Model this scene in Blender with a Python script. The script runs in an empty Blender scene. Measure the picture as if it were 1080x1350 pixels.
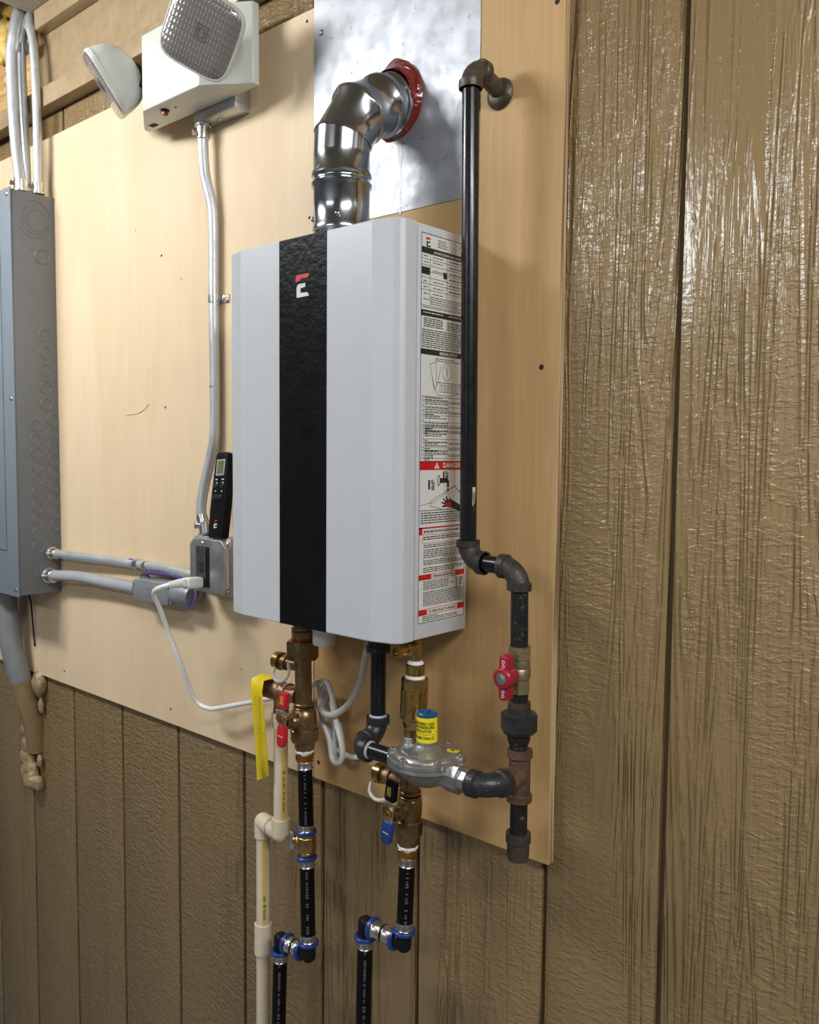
import bpy, bmesh, math, random
from mathutils import Vector as V, Matrix
random.seed(7)
D = bpy.data
SC = bpy.context.scene
COL = SC.collection
PI = math.pi

# ------------------------------------------------------------------ camera, light, exposure
cam_d = D.cameras.new('camera')
cam = D.objects.new('camera', cam_d)
COL.objects.link(cam)
cam_d.sensor_fit = 'VERTICAL'
cam_d.sensor_height = 36.0
cam_d.lens = 1133.53 / 1350 * 36.0
cam_d.clip_start = 0.02
right = V((0.75229, 0.65877, 0.00887)); upv = V((-0.05251, 0.04654, 0.99754)); fwd = V((-0.65674, 0.75090, -0.06960))
cam.matrix_world = Matrix(((right.x, upv.x, -fwd.x, 1.80939), (right.y, upv.y, -fwd.y, -0.93162), (right.z, upv.z, -fwd.z, 0.0), (0, 0, 0, 1)))
SC.camera = cam

world = D.worlds.new('world'); SC.world = world
world.use_nodes = True
bg = world.node_tree.nodes['Background']
bg.inputs[0].default_value = (0.9, 0.95, 1.0, 1); bg.inputs[1].default_value = 0.02

def area(name, loc, sx, sy, power, color, target=None):
    l = D.lights.new(name, 'AREA'); l.shape = 'RECTANGLE'; l.size = sx; l.size_y = sy
    l.energy = power; l.color = color
    o = D.objects.new(name, l); o.location = loc; COL.objects.link(o)
    if target is not None:
        o.rotation_euler = (V(target) - V(loc)).to_track_quat('-Z', 'Y').to_euler()
    return o
# two ceiling strip lights: one in front of the water heater to the left, one further right
area('ceiling_tube_light', (0.00, -1.00, 0.88), 0.70, 0.18, 23.5, (0.97, 1.0, 1.02), (0.10, 0.0, 0.10))
area('ceiling_tube_light', (2.70, -0.85, 0.88), 1.25, 0.16, 33.0, (0.97, 1.0, 1.02), (2.0, 0.0, -0.3))
area('ceiling_tube_light', (0.9, -2.7, 0.90), 1.25, 0.30, 25.0, (0.97, 1.0, 1.02))  # unseen fill lamp, added to brighten the lower wall evenly from the front
SC.view_settings.view_transform = 'Standard'
SC.view_settings.look = 'None'
SC.view_settings.gamma = 1.0
SC.view_settings.exposure = 0.0
SC.view_settings.use_curve_mapping = False

# ------------------------------------------------------------------ materials
def srgb(r, g, b):
    f = lambda c: (c / 255) / 12.92 if c / 255 <= 0.04045 else ((c / 255 + 0.055) / 1.055) ** 2.4
    return (f(r), f(g), f(b), 1)

class NT:
    def __init__(s, name):
        s.m = D.materials.new(name); s.m.use_nodes = True
        s.t = s.m.node_tree; s.b = s.t.nodes['Principled BSDF']
    def n(s, kind, **kw):
        nd = s.t.nodes.new('ShaderNode' + kind)
        for k, v in kw.items():
            if k.startswith('i_'):
                key = k[2:]; key = int(key) if key.isdigit() else key
                nd.inputs[key].default_value = v
            else: setattr(nd, k, v)
        return nd
    def l(s, a, b): s.t.links.new(a, b)
    def coords(s, scale=(1, 1, 1), per_object=False):
        tc = s.n('TexCoord'); mp = s.n('Mapping'); mp.inputs['Scale'].default_value = scale
        if per_object:
            oi = s.n('ObjectInfo'); vm = s.n('VectorMath', operation='MULTIPLY_ADD')
            cx = s.n('CombineXYZ')
            for i in range(3): s.l(oi.outputs['Random'], cx.inputs[i])
            vm.inputs[1].default_value = (13.7, 9.1, 21.3)
            s.l(cx.outputs[0], vm.inputs[0]); s.l(tc.outputs['Object'], vm.inputs[2]); s.l(vm.outputs[0], mp.inputs[0])
        else: s.l(tc.outputs['Object'], mp.inputs[0])
        return mp.outputs[0]
    def noise(s, co, scale=1.0, detail=3.0, rough=0.55, dist=0.0):
        nd = s.n('TexNoise'); nd.inputs['Scale'].default_value = scale; nd.inputs['Detail'].default_value = detail
        nd.inputs['Roughness'].default_value = rough; nd.inputs['Distortion'].default_value = dist
        s.l(co, nd.inputs['Vector']); return nd.outputs['Fac']
    def ramp(s, fac, stops):
        r = s.n('ValToRGB'); e = r.color_ramp.elements
        while len(e) < len(stops): e.new(0.5)
        for x, (p, c) in zip(e, stops):
            x.position = p; x.color = c if len(c) == 4 else (*c, 1)
        s.l(fac, r.inputs[0]); return r.outputs[0]
    def mix(s, fac, a, b, mode='MIX'):
        m = s.n('Mix', data_type='RGBA', blend_type=mode)
        for sock, v in ((m.inputs[0], fac), (m.inputs[6], a), (m.inputs[7], b)):
            if isinstance(v, (int, float, tuple)): sock.default_value = v
            else: s.l(v, sock)
        return m.outputs[2]
    def math(s, op, a, b=None):
        m = s.n('Math', operation=op)
        for sock, v in zip(m.inputs, (a, b)):
            if v is None: continue
            if isinstance(v, (int, float)): sock.default_value = v
            else: s.l(v, sock)
        return m.outputs[0]
    def bump(s, h, dist, strength=1.0, prev=None):
        b = s.n('Bump'); b.inputs['Distance'].default_value = dist; b.inputs['Strength'].default_value = strength
        s.l(h, b.inputs['Height'])
        if prev is not None: s.l(prev, b.inputs['Normal'])
        s.l(b.outputs[0], s.b.inputs['Normal']); return b.outputs[0]
    def set(s, **kw):
        for k, v in kw.items():
            sock = s.b.inputs[k.replace('_', ' ')]
            if isinstance(v, (int, float, tuple)): sock.default_value = v
            else: s.l(v, sock)
        return s

def simple(name, col, rough=0.5, metal=0.0, var=0.12, scale=40, bump=0.0, bscale=250, coat=0.0, dirt=None, rvar=0.1):
    """plain material with a little colour and roughness wear, optional dirt colour and fine bump"""
    t = NT(name); co = t.coords()
    n = t.noise(co, scale, 4, 0.6)
    lo = tuple(c * (1 - var) for c in col[:3]); hi = tuple(min(1, c * (1 + var)) for c in col[:3])
    c = t.ramp(n, [(0.3, lo), (0.7, hi)])
    if dirt:
        d = t.ramp(t.noise(co, scale * 1.7, 5, 0.7), [(dirt[1], (0, 0, 0)), (dirt[1] + 0.12, (1, 1, 1))])
        c = t.mix(d, c, dirt[0])
    t.set(Base_Color=c, Metallic=metal)
    r = t.n('MapRange'); r.inputs[3].default_value = max(0.02, rough - rvar); r.inputs[4].default_value = min(1, rough + rvar)
    t.l(n, r.inputs[0]); t.set(Roughness=r.outputs[0])
    if coat: t.set(Coat_Weight=coat, Coat_Roughness=0.1)
    if bump: t.bump(t.noise(co, bscale, 3), bump)
    return t.m

def siding_mat(name, bold):
    t = NT(name)
    co = t.coords((1, 1, 1), True)
    # long raised grain lines: contours of a stretched noise, broken into dashes
    g1 = t.noise(t.coords((22, 22, 1.0), True), 1, 2.2, 0.5, 0.7)
    saw_ = t.math('PINGPONG', t.math('MULTIPLY', g1, 15.0), 0.5)
    line = t.ramp(saw_, [(0.10, (0, 0, 0)), (0.30, (0.45, 0.45, 0.45)), (0.5, (1, 1, 1))])
    brk = t.ramp(t.noise(t.coords((85, 85, 14), True), 1, 3, 0.6, 0.6), [(0.36, (0.12, 0.12, 0.12)), (0.52, (1, 1, 1))])
    mask = t.ramp(t.noise(t.coords((6, 6, 0.9), True), 1, 2, 0.5, 0.8), [(0.34, (0.14, 0.14, 0.14)), (0.50, (1, 1, 1))])
    # fine close grain between them
    g2 = t.ramp(t.noise(t.coords((120, 120, 7), True), 1, 2, 0.5, 0.8), [(0.42, (0, 0, 0)), (0.60, (1, 1, 1))])
    # short rough-sawn marks, slightly slanted
    mp = t.n('Mapping'); mp.inputs['Rotation'].default_value = (0, 0.5, 0); mp.inputs['Scale'].default_value = (70, 70, 210)
    t.l(co, mp.inputs[0])
    saw = t.ramp(t.noise(mp.outputs[0], 1, 2, 0.5, 0.4), [(0.45, (0, 0, 0)), (0.62, (1, 1, 1))])
    sm = t.ramp(t.noise(t.coords((6, 6, 1.6), True), 1, 2), [(0.44, (1, 1, 1)), (0.56, (0.0, 0.0, 0.0))])
    h = t.math('MULTIPLY', t.math('MULTIPLY', line, mask), brk)
    if bold:
        h = t.math('ADD', h, t.math('MULTIPLY', t.math('MULTIPLY', g2, mask), 0.22))
        h = t.math('ADD', h, t.math('MULTIPLY', t.math('MULTIPLY', saw, sm), 0.24))
        h = t.math('ADD', h, t.math('MULTIPLY', t.noise(co, 160, 2, 0.5), 0.16))
        t.bump(h, 0.0026, 1.0)
    else:
        mp2 = t.n('Mapping'); mp2.inputs['Rotation'].default_value = (0, 0.62, 0); mp2.inputs['Scale'].default_value = (60, 60, 150)
        t.l(co, mp2.inputs[0])
        chop = t.ramp(t.noise(mp2.outputs[0], 1, 3, 0.6, 0.6), [(0.40, (0, 0, 0)), (0.50, (0.7, 0.7, 0.7)), (0.62, (1, 1, 1))])
        zone = t.ramp(t.noise(t.coords((5, 5, 0.8), True), 1, 2), [(0.36, (0.25, 0.25, 0.25)), (0.52, (1, 1, 1))])
        h = t.math('ADD', t.math('MULTIPLY', h, 0.40), t.math('MULTIPLY', t.math('MULTIPLY', chop, zone), 0.75))
        h = t.math('ADD', h, t.math('MULTIPLY', t.noise(co, 190, 2, 0.5), 0.35))
        t.bump(h, 0.0030, 1.0)
    tone = t.noise(t.coords((3, 3, 1.2), True), 1, 4, 0.6)
    t.set(Base_Color=t.ramp(tone, [(0.3, (0.240, 0.161, 0.073)), (0.7, (0.272, 0.184, 0.086))]), Roughness=0.24)
    return t.m

def ply_mat(name, light, dark, fleck, streak=0.5):
    t = NT(name)
    broad = t.noise(t.coords((7, 7, 0.9), True), 1, 4, 0.55, 1.6)
    c = t.ramp(broad, [(0.28, dark), (0.5, tuple(0.5 * (a + b) for a, b in zip(light, dark))), (0.72, light)])
    cath = t.noise(t.coords((34, 34, 1.6), True), 1, 3, 0.5, 2.2)
    c = t.mix(t.ramp(cath, [(0.40, (0, 0, 0)), (0.54, (streak, streak, streak)), (0.66, (0, 0, 0))]), c, tuple(x * 0.86 for x in dark) + (1,))
    fib = t.noise(t.coords((420, 420, 9), True), 1, 3, 0.6)
    c = t.mix(t.ramp(fib, [(0.40, (0.16, 0.16, 0.16)), (0.55, (0, 0, 0))]), c, fleck + (1,))
    blot = t.noise(t.coords((5, 5, 4), True), 1, 3)
    c = t.mix(t.ramp(blot, [(0.45, (0, 0, 0)), (0.75, (0.25, 0.25, 0.25))]), c, tuple(min(1, x * 1.06) for x in light) + (1,))
    t.set(Base_Color=c, Roughness=0.62)
    t.bump(fib, 0.0003, 0.6)
    return t.m

def edge_mat():
    t = NT('plywood_ply_layers')
    n = t.noise(t.coords((4, 260, 4)), 1, 1)
    t.set(Base_Color=t.ramp(n, [(0.4, (0.20, 0.12, 0.055)), (0.6, (0.52, 0.37, 0.20))]), Roughness=0.75)
    return t.m

def wood_mat():
    t = NT('raw_framing_wood')
    n = t.noise(t.coords((3, 60, 90)), 1, 3, 0.5, 1.5)
    t.set(Base_Color=t.ramp(n, [(0.35, (0.42, 0.22, 0.075)), (0.65, (0.62, 0.40, 0.17))]), Roughness=0.7)
    t.bump(n, 0.0006); return t.m

def galv(name, col, rough, scale=25, spot=True, metal=0.9):
    t = NT(name); co = t.coords()
    v = t.n('TexVoronoi'); v.inputs['Scale'].default_value = scale; t.l(co, v.inputs['Vector'])
    hs = t.n('SeparateColor'); t.l(v.outputs['Color'], hs.inputs[0])
    n = t.noise(co, scale * 0.5, 4, 0.6)
    c = t.mix(hs.outputs[0], tuple(x * 0.94 for x in col) + (1,), col + (1,))
    if spot:
        s = t.ramp(t.noise(co, 95, 3, 0.6), [(0.67, (0, 0, 0)), (0.71, (0.8, 0.8, 0.8))])
        c = t.mix(s, c, (0.16, 0.16, 0.16, 1))
    r = t.n('MapRange'); r.inputs[1].default_value = .3; r.inputs[2].default_value = .7
    r.inputs[3].default_value = rough - 0.1; r.inputs[4].default_value = rough + 0.12; t.l(n, r.inputs[0])
    t.set(Base_Color=c, Metallic=metal, Roughness=r.outputs[0]); t.bump(n, 0.0006, 0.5); return t.m

def lens_mat():
    t = NT('ribbed_lamp_lens'); co = t.coords()
    w = t.n('TexWave', wave_type='BANDS', bands_direction='X'); w.inputs['Scale'].default_value = 60; t.l(co, w.inputs[0])
    w2 = t.n('TexWave', wave_type='BANDS', bands_direction='Y'); w2.inputs['Scale'].default_value = 34; t.l(co, w2.inputs[0])
    h = t.math('MULTIPLY', w.outputs[1], w2.outputs[1])
    t.set(Base_Color=t.ramp(h, [(0.0, (0.20, 0.178, 0.160)), (0.6, (0.25, 0.225, 0.205))]), Roughness=0.16, Coat_Weight=0.4)
    t.bump(h, 0.0009, 0.7); return t.m

M = {}
M['siding'] = siding_mat('tan_painted_siding', True)
M['siding_rough'] = siding_mat('tan_painted_siding_rough_sawn', False)
M['trim'] = simple('tan_painted_trim', (0.36, 0.262, 0.150, 1), 0.34, bump=0.0006, bscale=130)
M['groove'] = simple('tan_paint_groove_shade', (0.17, 0.115, 0.052, 1), 0.6)  # same tan paint, with the shade inside the grooves put into its colour
M['ceil'] = simple('stippled_ceiling_paint', (0.42, 0.36, 0.28, 1), 0.5, bump=0.0025, bscale=180)
M['room'] = simple('room_wall_paint', (0.50, 0.52, 0.55, 1), 0.6)
M['concrete'] = simple('concrete_floor', (0.27, 0.275, 0.28, 1), 0.7, scale=6)
def matte(k, sp):
    M[k].node_tree.nodes['Principled BSDF'].inputs['Specular IOR Level'].default_value = sp
M['ply_l'] = ply_mat('pale_plywood', (0.75, 0.585, 0.390), (0.675, 0.505, 0.312), (0.54, 0.39, 0.22), 0.12)
M['ply_r'] = ply_mat('amber_plywood', (0.59, 0.375, 0.165), (0.50, 0.30, 0.118), (0.37, 0.205, 0.070), 0.34)
M['ply_e'] = edge_mat()
M['wood'] = wood_mat()
M['foam'] = simple('yellow_spray_foam', (0.72, 0.50, 0.13, 1), 0.55, bump=0.002, bscale=90)
M['foam_tan'] = simple('tan_painted_foam', (0.29, 0.20, 0.10, 1), 0.35, bump=0.003, bscale=70)
M['knot'] = simple('dark_hole', (0.025, 0.015, 0.008, 1), 0.8)
M['plate'] = galv('galvanised_sheet', (0.42, 0.435, 0.46), 0.52, 60, True, 0.72)
M['steel'] = simple('stainless_vent_steel', (0.43, 0.45, 0.475, 1), 0.17, 1.0, 0.06, 12, rvar=0.05)
M['emt'] = galv('galvanised_conduit', (0.60, 0.62, 0.64), 0.42, 90, False, 0.6)
M['boxsteel'] = galv('zinc_box_steel', (0.55, 0.55, 0.54), 0.36, 60, False)
M['zinc'] = simple('zinc_screw', (0.62, 0.62, 0.6, 1), 0.3, 1.0)
M['red_sealant'] = simple('red_fire_sealant', (0.17, 0.011, 0.005, 1), 0.14, bump=0.004, bscale=70, coat=0.6)
M['black_pipe'] = simple('black_gas_pipe', (0.008, 0.008, 0.009, 1), 0.26, 0.0, 0.3, 60, coat=0.1, dirt=((0.10, 0.095, 0.085, 1), 0.66))
M['worn_pipe'] = simple('worn_black_pipe', (0.014, 0.013, 0.013, 1), 0.38, 0.0, 0.3, 60, dirt=((0.20, 0.15, 0.10, 1), 0.58))
M['iron'] = simple('malleable_iron', (0.044, 0.039, 0.036, 1), 0.46, 0.35, 0.3, 60, bump=0.0008, bscale=300, dirt=((0.15, 0.13, 0.11, 1), 0.64))
M['iron_dark'] = simple('dark_iron', (0.035, 0.035, 0.037, 1), 0.36, 0.4, 0.3, 60, bump=0.0006, bscale=300, dirt=((0.22, 0.22, 0.21, 1), 0.66))
M['rust'] = simple('rusty_iron', (0.115, 0.062, 0.038, 1), 0.55, 0.25, 0.4, 50, bump=0.0008, bscale=200, dirt=((0.24, 0.13, 0.07, 1), 0.6))
M['old_iron'] = simple('oily_brown_iron', (0.075, 0.058, 0.042, 1), 0.42, 0.4, 0.35, 60, bump=0.0008, bscale=260, dirt=((0.20, 0.14, 0.085, 1), 0.62))
M['brass'] = simple('brass', (0.50, 0.335, 0.115, 1), 0.26, 1.0, 0.2, 60, dirt=((0.20, 0.12, 0.05, 1), 0.6))
M['brass_old'] = simple('aged_brass', (0.29, 0.195, 0.09, 1), 0.36, 0.95, 0.25, 60, dirt=((0.13, 0.085, 0.045, 1), 0.56))
M['bronze'] = simple('bronze_casting', (0.33, 0.205, 0.125, 1), 0.42, 0.9, 0.2, 70, bump=0.0006, bscale=500)
M['valve_brass'] = simple('dusty_brass_valve', (0.30, 0.235, 0.13, 1), 0.45, 0.8, 0.25, 60, bump=0.0005)
M['copper_brass'] = simple('reddish_brass', (0.50, 0.26, 0.08, 1), 0.28, 1.0, 0.2, 60)
M['crimp'] = simple('stainless_crimp', (0.60, 0.57, 0.53, 1), 0.26, 1.0, 0.15, 80)
M['teflon'] = simple('white_thread_tape', (0.75, 0.74, 0.72, 1), 0.6, bump=0.001)
M['pex'] = simple('black_pex_tube', (0.005, 0.005, 0.005, 1), 0.36, var=0.1)
M['blk'] = simple('black_plastic', (0.010, 0.010, 0.011, 1), 0.34, var=0.1)
M['blk_stripe'] = simple('black_panel_paint', (0.006, 0.006, 0.006, 1), 0.36, var=0.1, bump=0.0009, bscale=110)
M['blue'] = simple('blue_plastic_ring', (0.012, 0.038, 0.19, 1), 0.33)
M['blue_cap'] = simple('blue_metal_cap', (0.012, 0.075, 0.19, 1), 0.28, coat=0.5)
M['red'] = simple('red_vinyl_grip', (0.50, 0.012, 0.022, 1), 0.32, coat=0.3)
M['darkred'] = simple('dark_red_handle', (0.30, 0.010, 0.028, 1), 0.34, coat=0.2)
M['white_paint'] = simple('white_powder_coat', (0.53, 0.54, 0.56, 1), 0.34, var=0.015, bump=0.0002, bscale=900, rvar=0.03)
M['white_pl'] = simple('white_plastic', (0.74, 0.73, 0.70, 1), 0.35, var=0.03)
M['cream'] = simple('ivory_housing', (0.60, 0.615, 0.565, 1), 0.38, var=0.03, bump=0.0003, bscale=700)
M['cpvc'] = simple('cream_cpvc', (0.66, 0.56, 0.41, 1), 0.36, var=0.05)
M['gray_paint'] = simple('grey_enamel', (0.150, 0.158, 0.166, 1), 0.40, var=0.04, bump=0.0002, bscale=500)
M['gray_cover'] = simple('blue_grey_enamel', (0.185, 0.215, 0.245, 1), 0.40, var=0.04)
M['pvc_gray'] = simple('grey_pvc', (0.20, 0.205, 0.215, 1), 0.42, var=0.06)
M['lfmc'] = simple('grey_flexible_jacket', (0.36, 0.37, 0.38, 1), 0.45, var=0.06)
M['castbox'] = simple('grey_cast_box', (0.26, 0.27, 0.29, 1), 0.42, 0.3, var=0.06)
M['alu'] = simple('die_cast_aluminium', (0.42, 0.42, 0.41, 1), 0.34, 0.85, 0.15, 70, bump=0.0006, bscale=300, dirt=((0.18, 0.17, 0.165, 1), 0.62))
M['yellow'] = simple('yellow_label', (0.80, 0.66, 0.012, 1), 0.4, var=0.03)
M['yellow_tag'] = simple('yellow_tag_film', (0.72, 0.53, 0.006, 1), 0.5, var=0.05)
M['yellow_str'] = simple('yellow_stripe_ink', (0.64, 0.46, 0.10, 1), 0.45)
M['ink'] = simple('black_ink', (0.018, 0.017, 0.017, 1), 0.5)
M['ink_gray'] = simple('grey_ink', (0.10, 0.095, 0.09, 1), 0.55)
M['ink_red'] = simple('red_ink', (0.52, 0.006, 0.012, 1), 0.45)
M['ink_white'] = simple('white_ink', (0.62, 0.60, 0.55, 1), 0.5)
M['ink_gold'] = simple('gold_ink', (0.65, 0.45, 0.06, 1), 0.5)
M['paper'] = simple('white_label_film', (0.66, 0.645, 0.60, 1), 0.42, var=0.02)
M['manila'] = simple('buff_sticker', (0.55, 0.48, 0.34, 1), 0.6)
M['lens'] = lens_mat()
M['tan_pipe'] = simple('tan_painted_pipe', (0.25, 0.168, 0.078, 1), 0.36)
M['lcd'] = simple('olive_lcd', (0.165, 0.16, 0.075, 1), 0.2, var=0.04, coat=0.5)
M['lcd_frame'] = simple('pale_grey_bezel', (0.34, 0.37, 0.42, 1), 0.3)
M['btn'] = simple('dark_button', (0.022, 0.022, 0.024, 1), 0.3)
M['wire_red'] = simple('red_wire', (0.45, 0.03, 0.05, 1), 0.4)
M['wire_blue'] = simple('blue_wire', (0.04, 0.06, 0.35, 1), 0.4)
M['recept'] = simple('black_receptacle', (0.012, 0.012, 0.014, 1), 0.35)
M['recept_f'] = simple('dark_grey_receptacle_face', (0.045, 0.042, 0.048, 1), 0.4)
for k_ in ('pex', 'blk_stripe', 'blk'): matte(k_, 0.10)
for k_ in ('black_pipe', 'worn_pipe', 'recept'): matte(k_, 0.32)
tt = NT('clear_tubing'); tt.set(Base_Color=(0.72, 0.70, 0.66, 1), Roughness=0.25, Transmission_Weight=0.45, IOR=1.4); M['tubing'] = tt.m

# ------------------------------------------------------------------ mesh building
def frame(t, ref=None):
    t = t.normalized()
    r = ref if ref is not None else (V((0, 0, 1)) if abs(t.z) < 0.9 else V((1, 0, 0)))
    a = (r - t * r.dot(t)).normalized()
    return a, t.cross(a)

def fillet(pts, rad, seg=6):
    """round the corners of a polyline"""
    pts = [V(p) for p in pts]; out = [pts[0]]
    for i in range(1, len(pts) - 1):
        a, b, c = pts[i - 1], pts[i], pts[i + 1]
        u, w = (a - b), (c - b)
        d = min(rad, u.length * .49, w.length * .49)
        p, q = b + u.normalized() * d, b + w.normalized() * d
        for k in range(seg + 1):
            s = k / seg
            out.append(p * (1 - s) ** 2 + b * 2 * s * (1 - s) + q * s * s)
    out.append(pts[-1]); return out

def smooth_path(pts, sub=5):
    pts = [V(p) for p in pts]; out = []
    P = [pts[0] * 2 - pts[1]] + pts + [pts[-1] * 2 - pts[-2]]
    for i in range(1, len(P) - 2):
        a, b, c, d = P[i - 1:i + 3]
        for k in range(sub):
            t = k / sub
            out.append(0.5 * (2 * b + (c - a) * t + (2 * a - 5 * b + 4 * c - d) * t * t + (3 * b - a - 3 * c + d) * t ** 3))
    out.append(pts[-1]); return out

class MB:
    def __init__(s): s.v = []; s.f = []; s.mi = []
    def add(s, vs, fs, m=0):
        o = len(s.v); s.v += [V(v) for v in vs]
        for f in fs: s.f.append([o + i for i in f]); s.mi.append(m)
        return s
    def box(s, lo, hi, m=0, mat=None):
        (a, b, c), (d, e, g) = lo, hi
        vs = [V((x, y, z)) for x in (a, d) for y in (b, e) for z in (c, g)]
        if mat is not None: vs = [mat @ v for v in vs]
        return s.add(vs, [(0, 1, 3, 2), (4, 6, 7, 5), (0, 4, 5, 1), (2, 3, 7, 6), (0, 2, 6, 4), (1, 5, 7, 3)], m)
    def lathe(s, p0, axis, prof, n=24, m=0, ref=None, cap=True, twist=0.0):
        """prof: list of (distance along axis, radius)"""
        p0, t = V(p0), V(axis).normalized(); a, b = frame(t, ref); vs = []; fs = []
        for h, r in prof:
            for k in range(n):
                g = 2 * PI * k / n + twist
                vs.append(p0 + t * h + (a * math.cos(g) + b * math.sin(g)) * r)
        for i in range(len(prof) - 1):
            for k in range(n):
                fs.append((i * n + k, i * n + (k + 1) % n, (i + 1) * n + (k + 1) % n, (i + 1) * n + k))
        if cap:
            fs.append(tuple(reversed(range(n)))); e = (len(prof) - 1) * n; fs.append(tuple(range(e, e + n)))
        return s.add(vs, fs, m)
    def cyl(s, p0, p1, r, n=20, m=0, r1=None, ref=None, twist=0.0):
        p0, p1 = V(p0), V(p1); L = (p1 - p0).length
        return s.lathe(p0, p1 - p0, [(0, r), (L, r if r1 is None else r1)], n, m, ref, True, twist)
    def tube(s, pts, r, n=12, m=0, closed=False, flat=None):
        pts = [V(p) for p in pts]; N = len(pts); R = r if isinstance(r, (list, tuple)) else [r] * N
        vs = []; fs = []; a = None
        for i, p in enumerate(pts):
            if closed: t = pts[(i + 1) % N] - pts[i - 1]
            else: t = pts[min(i + 1, N - 1)] - pts[max(i - 1, 0)]
            t.normalize()
            if a is None: a, b = frame(t, flat)
            else:
                a = (a - t * a.dot(t)).normalized(); b = t.cross(a)
            for k in range(n):
                g = 2 * PI * k / n; vs.append(p + (a * math.cos(g) + b * math.sin(g)) * R[i])
        for i in range(N if closed else N - 1):
            j = (i + 1) % N
            for k in range(n): fs.append((i * n + k, i * n + (k + 1) % n, j * n + (k + 1) % n, j * n + k))
        if not closed:
            fs.append(tuple(reversed(range(n)))); fs.append(tuple(range((N - 1) * n, N * n)))
        return s.add(vs, fs, m)
    def prism(s, poly, fn, h0, h1, m=0):
        """poly in 2D extruded; fn(a, b, h) -> world point"""
        n = len(poly)
        vs = [fn(a, b, h0) for a, b in poly] + [fn(a, b, h1) for a, b in poly]
        fs = [tuple(reversed(range(n))), tuple(range(n, 2 * n))] + [(k, (k + 1) % n, n + (k + 1) % n, n + k) for k in range(n)]
        return s.add(vs, fs, m)
    def sphere(s, c, r, m=0, nu=14, nv=9, sc=(1, 1, 1), jit=0.0, seed=0):
        rn = random.Random(seed); c = V(c); vs = [c + V((0, 0, r * sc[2]))]; fs = []
        for j in range(1, nv):
            th = PI * j / nv
            for k in range(nu):
                q = 1 + rn.uniform(-jit, jit)
                vs.append(c + V((math.sin(th) * math.cos(2 * PI * k / nu) * sc[0], math.sin(th) * math.sin(2 * PI * k / nu) * sc[1], math.cos(th) * sc[2])) * r * q)
        vs.append(c - V((0, 0, r * sc[2]))); L = len(vs) - 1
        for k in range(nu):
            fs.append((0, 1 + k, 1 + (k + 1) % nu)); fs.append((L, L - nu + (k + 1) % nu, L - nu + k))
        for j in range(nv - 2):
            for k in range(nu):
                a = 1 + j * nu + k; b = 1 + j * nu + (k + 1) % nu; fs.append((a, a + nu, b + nu, b))
        return s.add(vs, fs, m)
    def build(s, name, mats, parent=None, ang=38, bevel=0, seg=2, origin=None, remesh=0):
        if not isinstance(mats, (list, tuple)): mats = [mats]
        if origin is None:
            if parent is not None: origin = BASE.get(parent.name, V((0, 0, 0)))
            else:
                lo = V([min(v[i] for v in s.v) for i in range(3)]); hi = V([max(v[i] for v in s.v) for i in range(3)])
                origin = V(((lo.x + hi.x) / 2, (lo.y + hi.y) / 2, lo.z))
        origin = V(origin)
        me = D.meshes.new(name); me.from_pydata([tuple(v - origin) for v in s.v], [], s.f)
        for m in mats: me.materials.append(M[m] if isinstance(m, str) else m)
        me.polygons.foreach_set('material_index', s.mi)
        bm = bmesh.new(); bm.from_mesh(me); bmesh.ops.recalc_face_normals(bm, faces=bm.faces)
        if bevel:
            ed = [e for e in bm.edges if len(e.link_faces) == 2 and e.calc_face_angle(0) > math.radians(30)]
            bmesh.ops.bevel(bm, geom=ed, offset=bevel, offset_type='OFFSET', segments=seg, profile=0.5, affect='EDGES', clamp_overlap=True)
        bm.to_mesh(me); bm.free()
        for p in me.polygons: p.use_smooth = True
        me.set_sharp_from_angle(angle=math.radians(ang))
        o = D.objects.new(name, me); COL.objects.link(o)
        BASE[o.name] = origin
        if parent is not None:
            o.parent = parent; o.location = origin - BASE.get(parent.name, V((0, 0, 0)))
        else: o.location = origin
        if remesh:
            md = o.modifiers.new('remesh', 'REMESH'); md.mode = 'VOXEL'; md.voxel_size = remesh; md.use_smooth_shade = True
        return o
BASE = {}

def thing(name, loc, label, cat, group=None):
    o = D.objects.new(name, None); COL.objects.link(o); o.location = loc; o.empty_display_size = 0.02
    BASE[o.name] = V(loc); o['label'] = label; o['category'] = cat
    if group: o['group'] = group
    return o
def tag(o, label, cat, group=None):
    o['label'] = label; o['category'] = cat
    if group: o['group'] = group
    return o
def struct(o):
    o['kind'] = 'structure'; return o
def lab(o, s): o['label'] = s; return o

_tc = {}
def text2d(s, size=1.0, bold=0.0):
    """flat letter outlines as (verts2d, faces), baseline at 0, centred on x"""
    key = (s, bold)
    if key not in _tc:
        c = D.curves.new('t', 'FONT'); c.body = s; c.size = 1.0; c.resolution_u = 2; c.offset = bold; c.align_x = 'CENTER'
        o = D.objects.new('t', c); COL.objects.link(o)
        dg = bpy.context.evaluated_depsgraph_get(); dg.update()
        me = o.evaluated_get(dg).to_mesh()
        _tc[key] = ([(v.co.x, v.co.y) for v in me.vertices], [tuple(p.vertices) for p in me.polygons])
        o.evaluated_get(dg).to_mesh_clear(); D.objects.remove(o); D.curves.remove(c)
    vs, fs = _tc[key]
    return [(x * size, y * size) for x, y in vs], fs
def put_text(mb, s, size, fn, m=0, width=None, bold=0.02, sx=1.0):
    vs, fs = text2d(s, size, bold)
    w = max(v[0] for v in vs) - min(v[0] for v in vs)
    k = width / w if width else sx
    mb.add([fn(x * k, y) for x, y in vs], fs, m)

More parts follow.
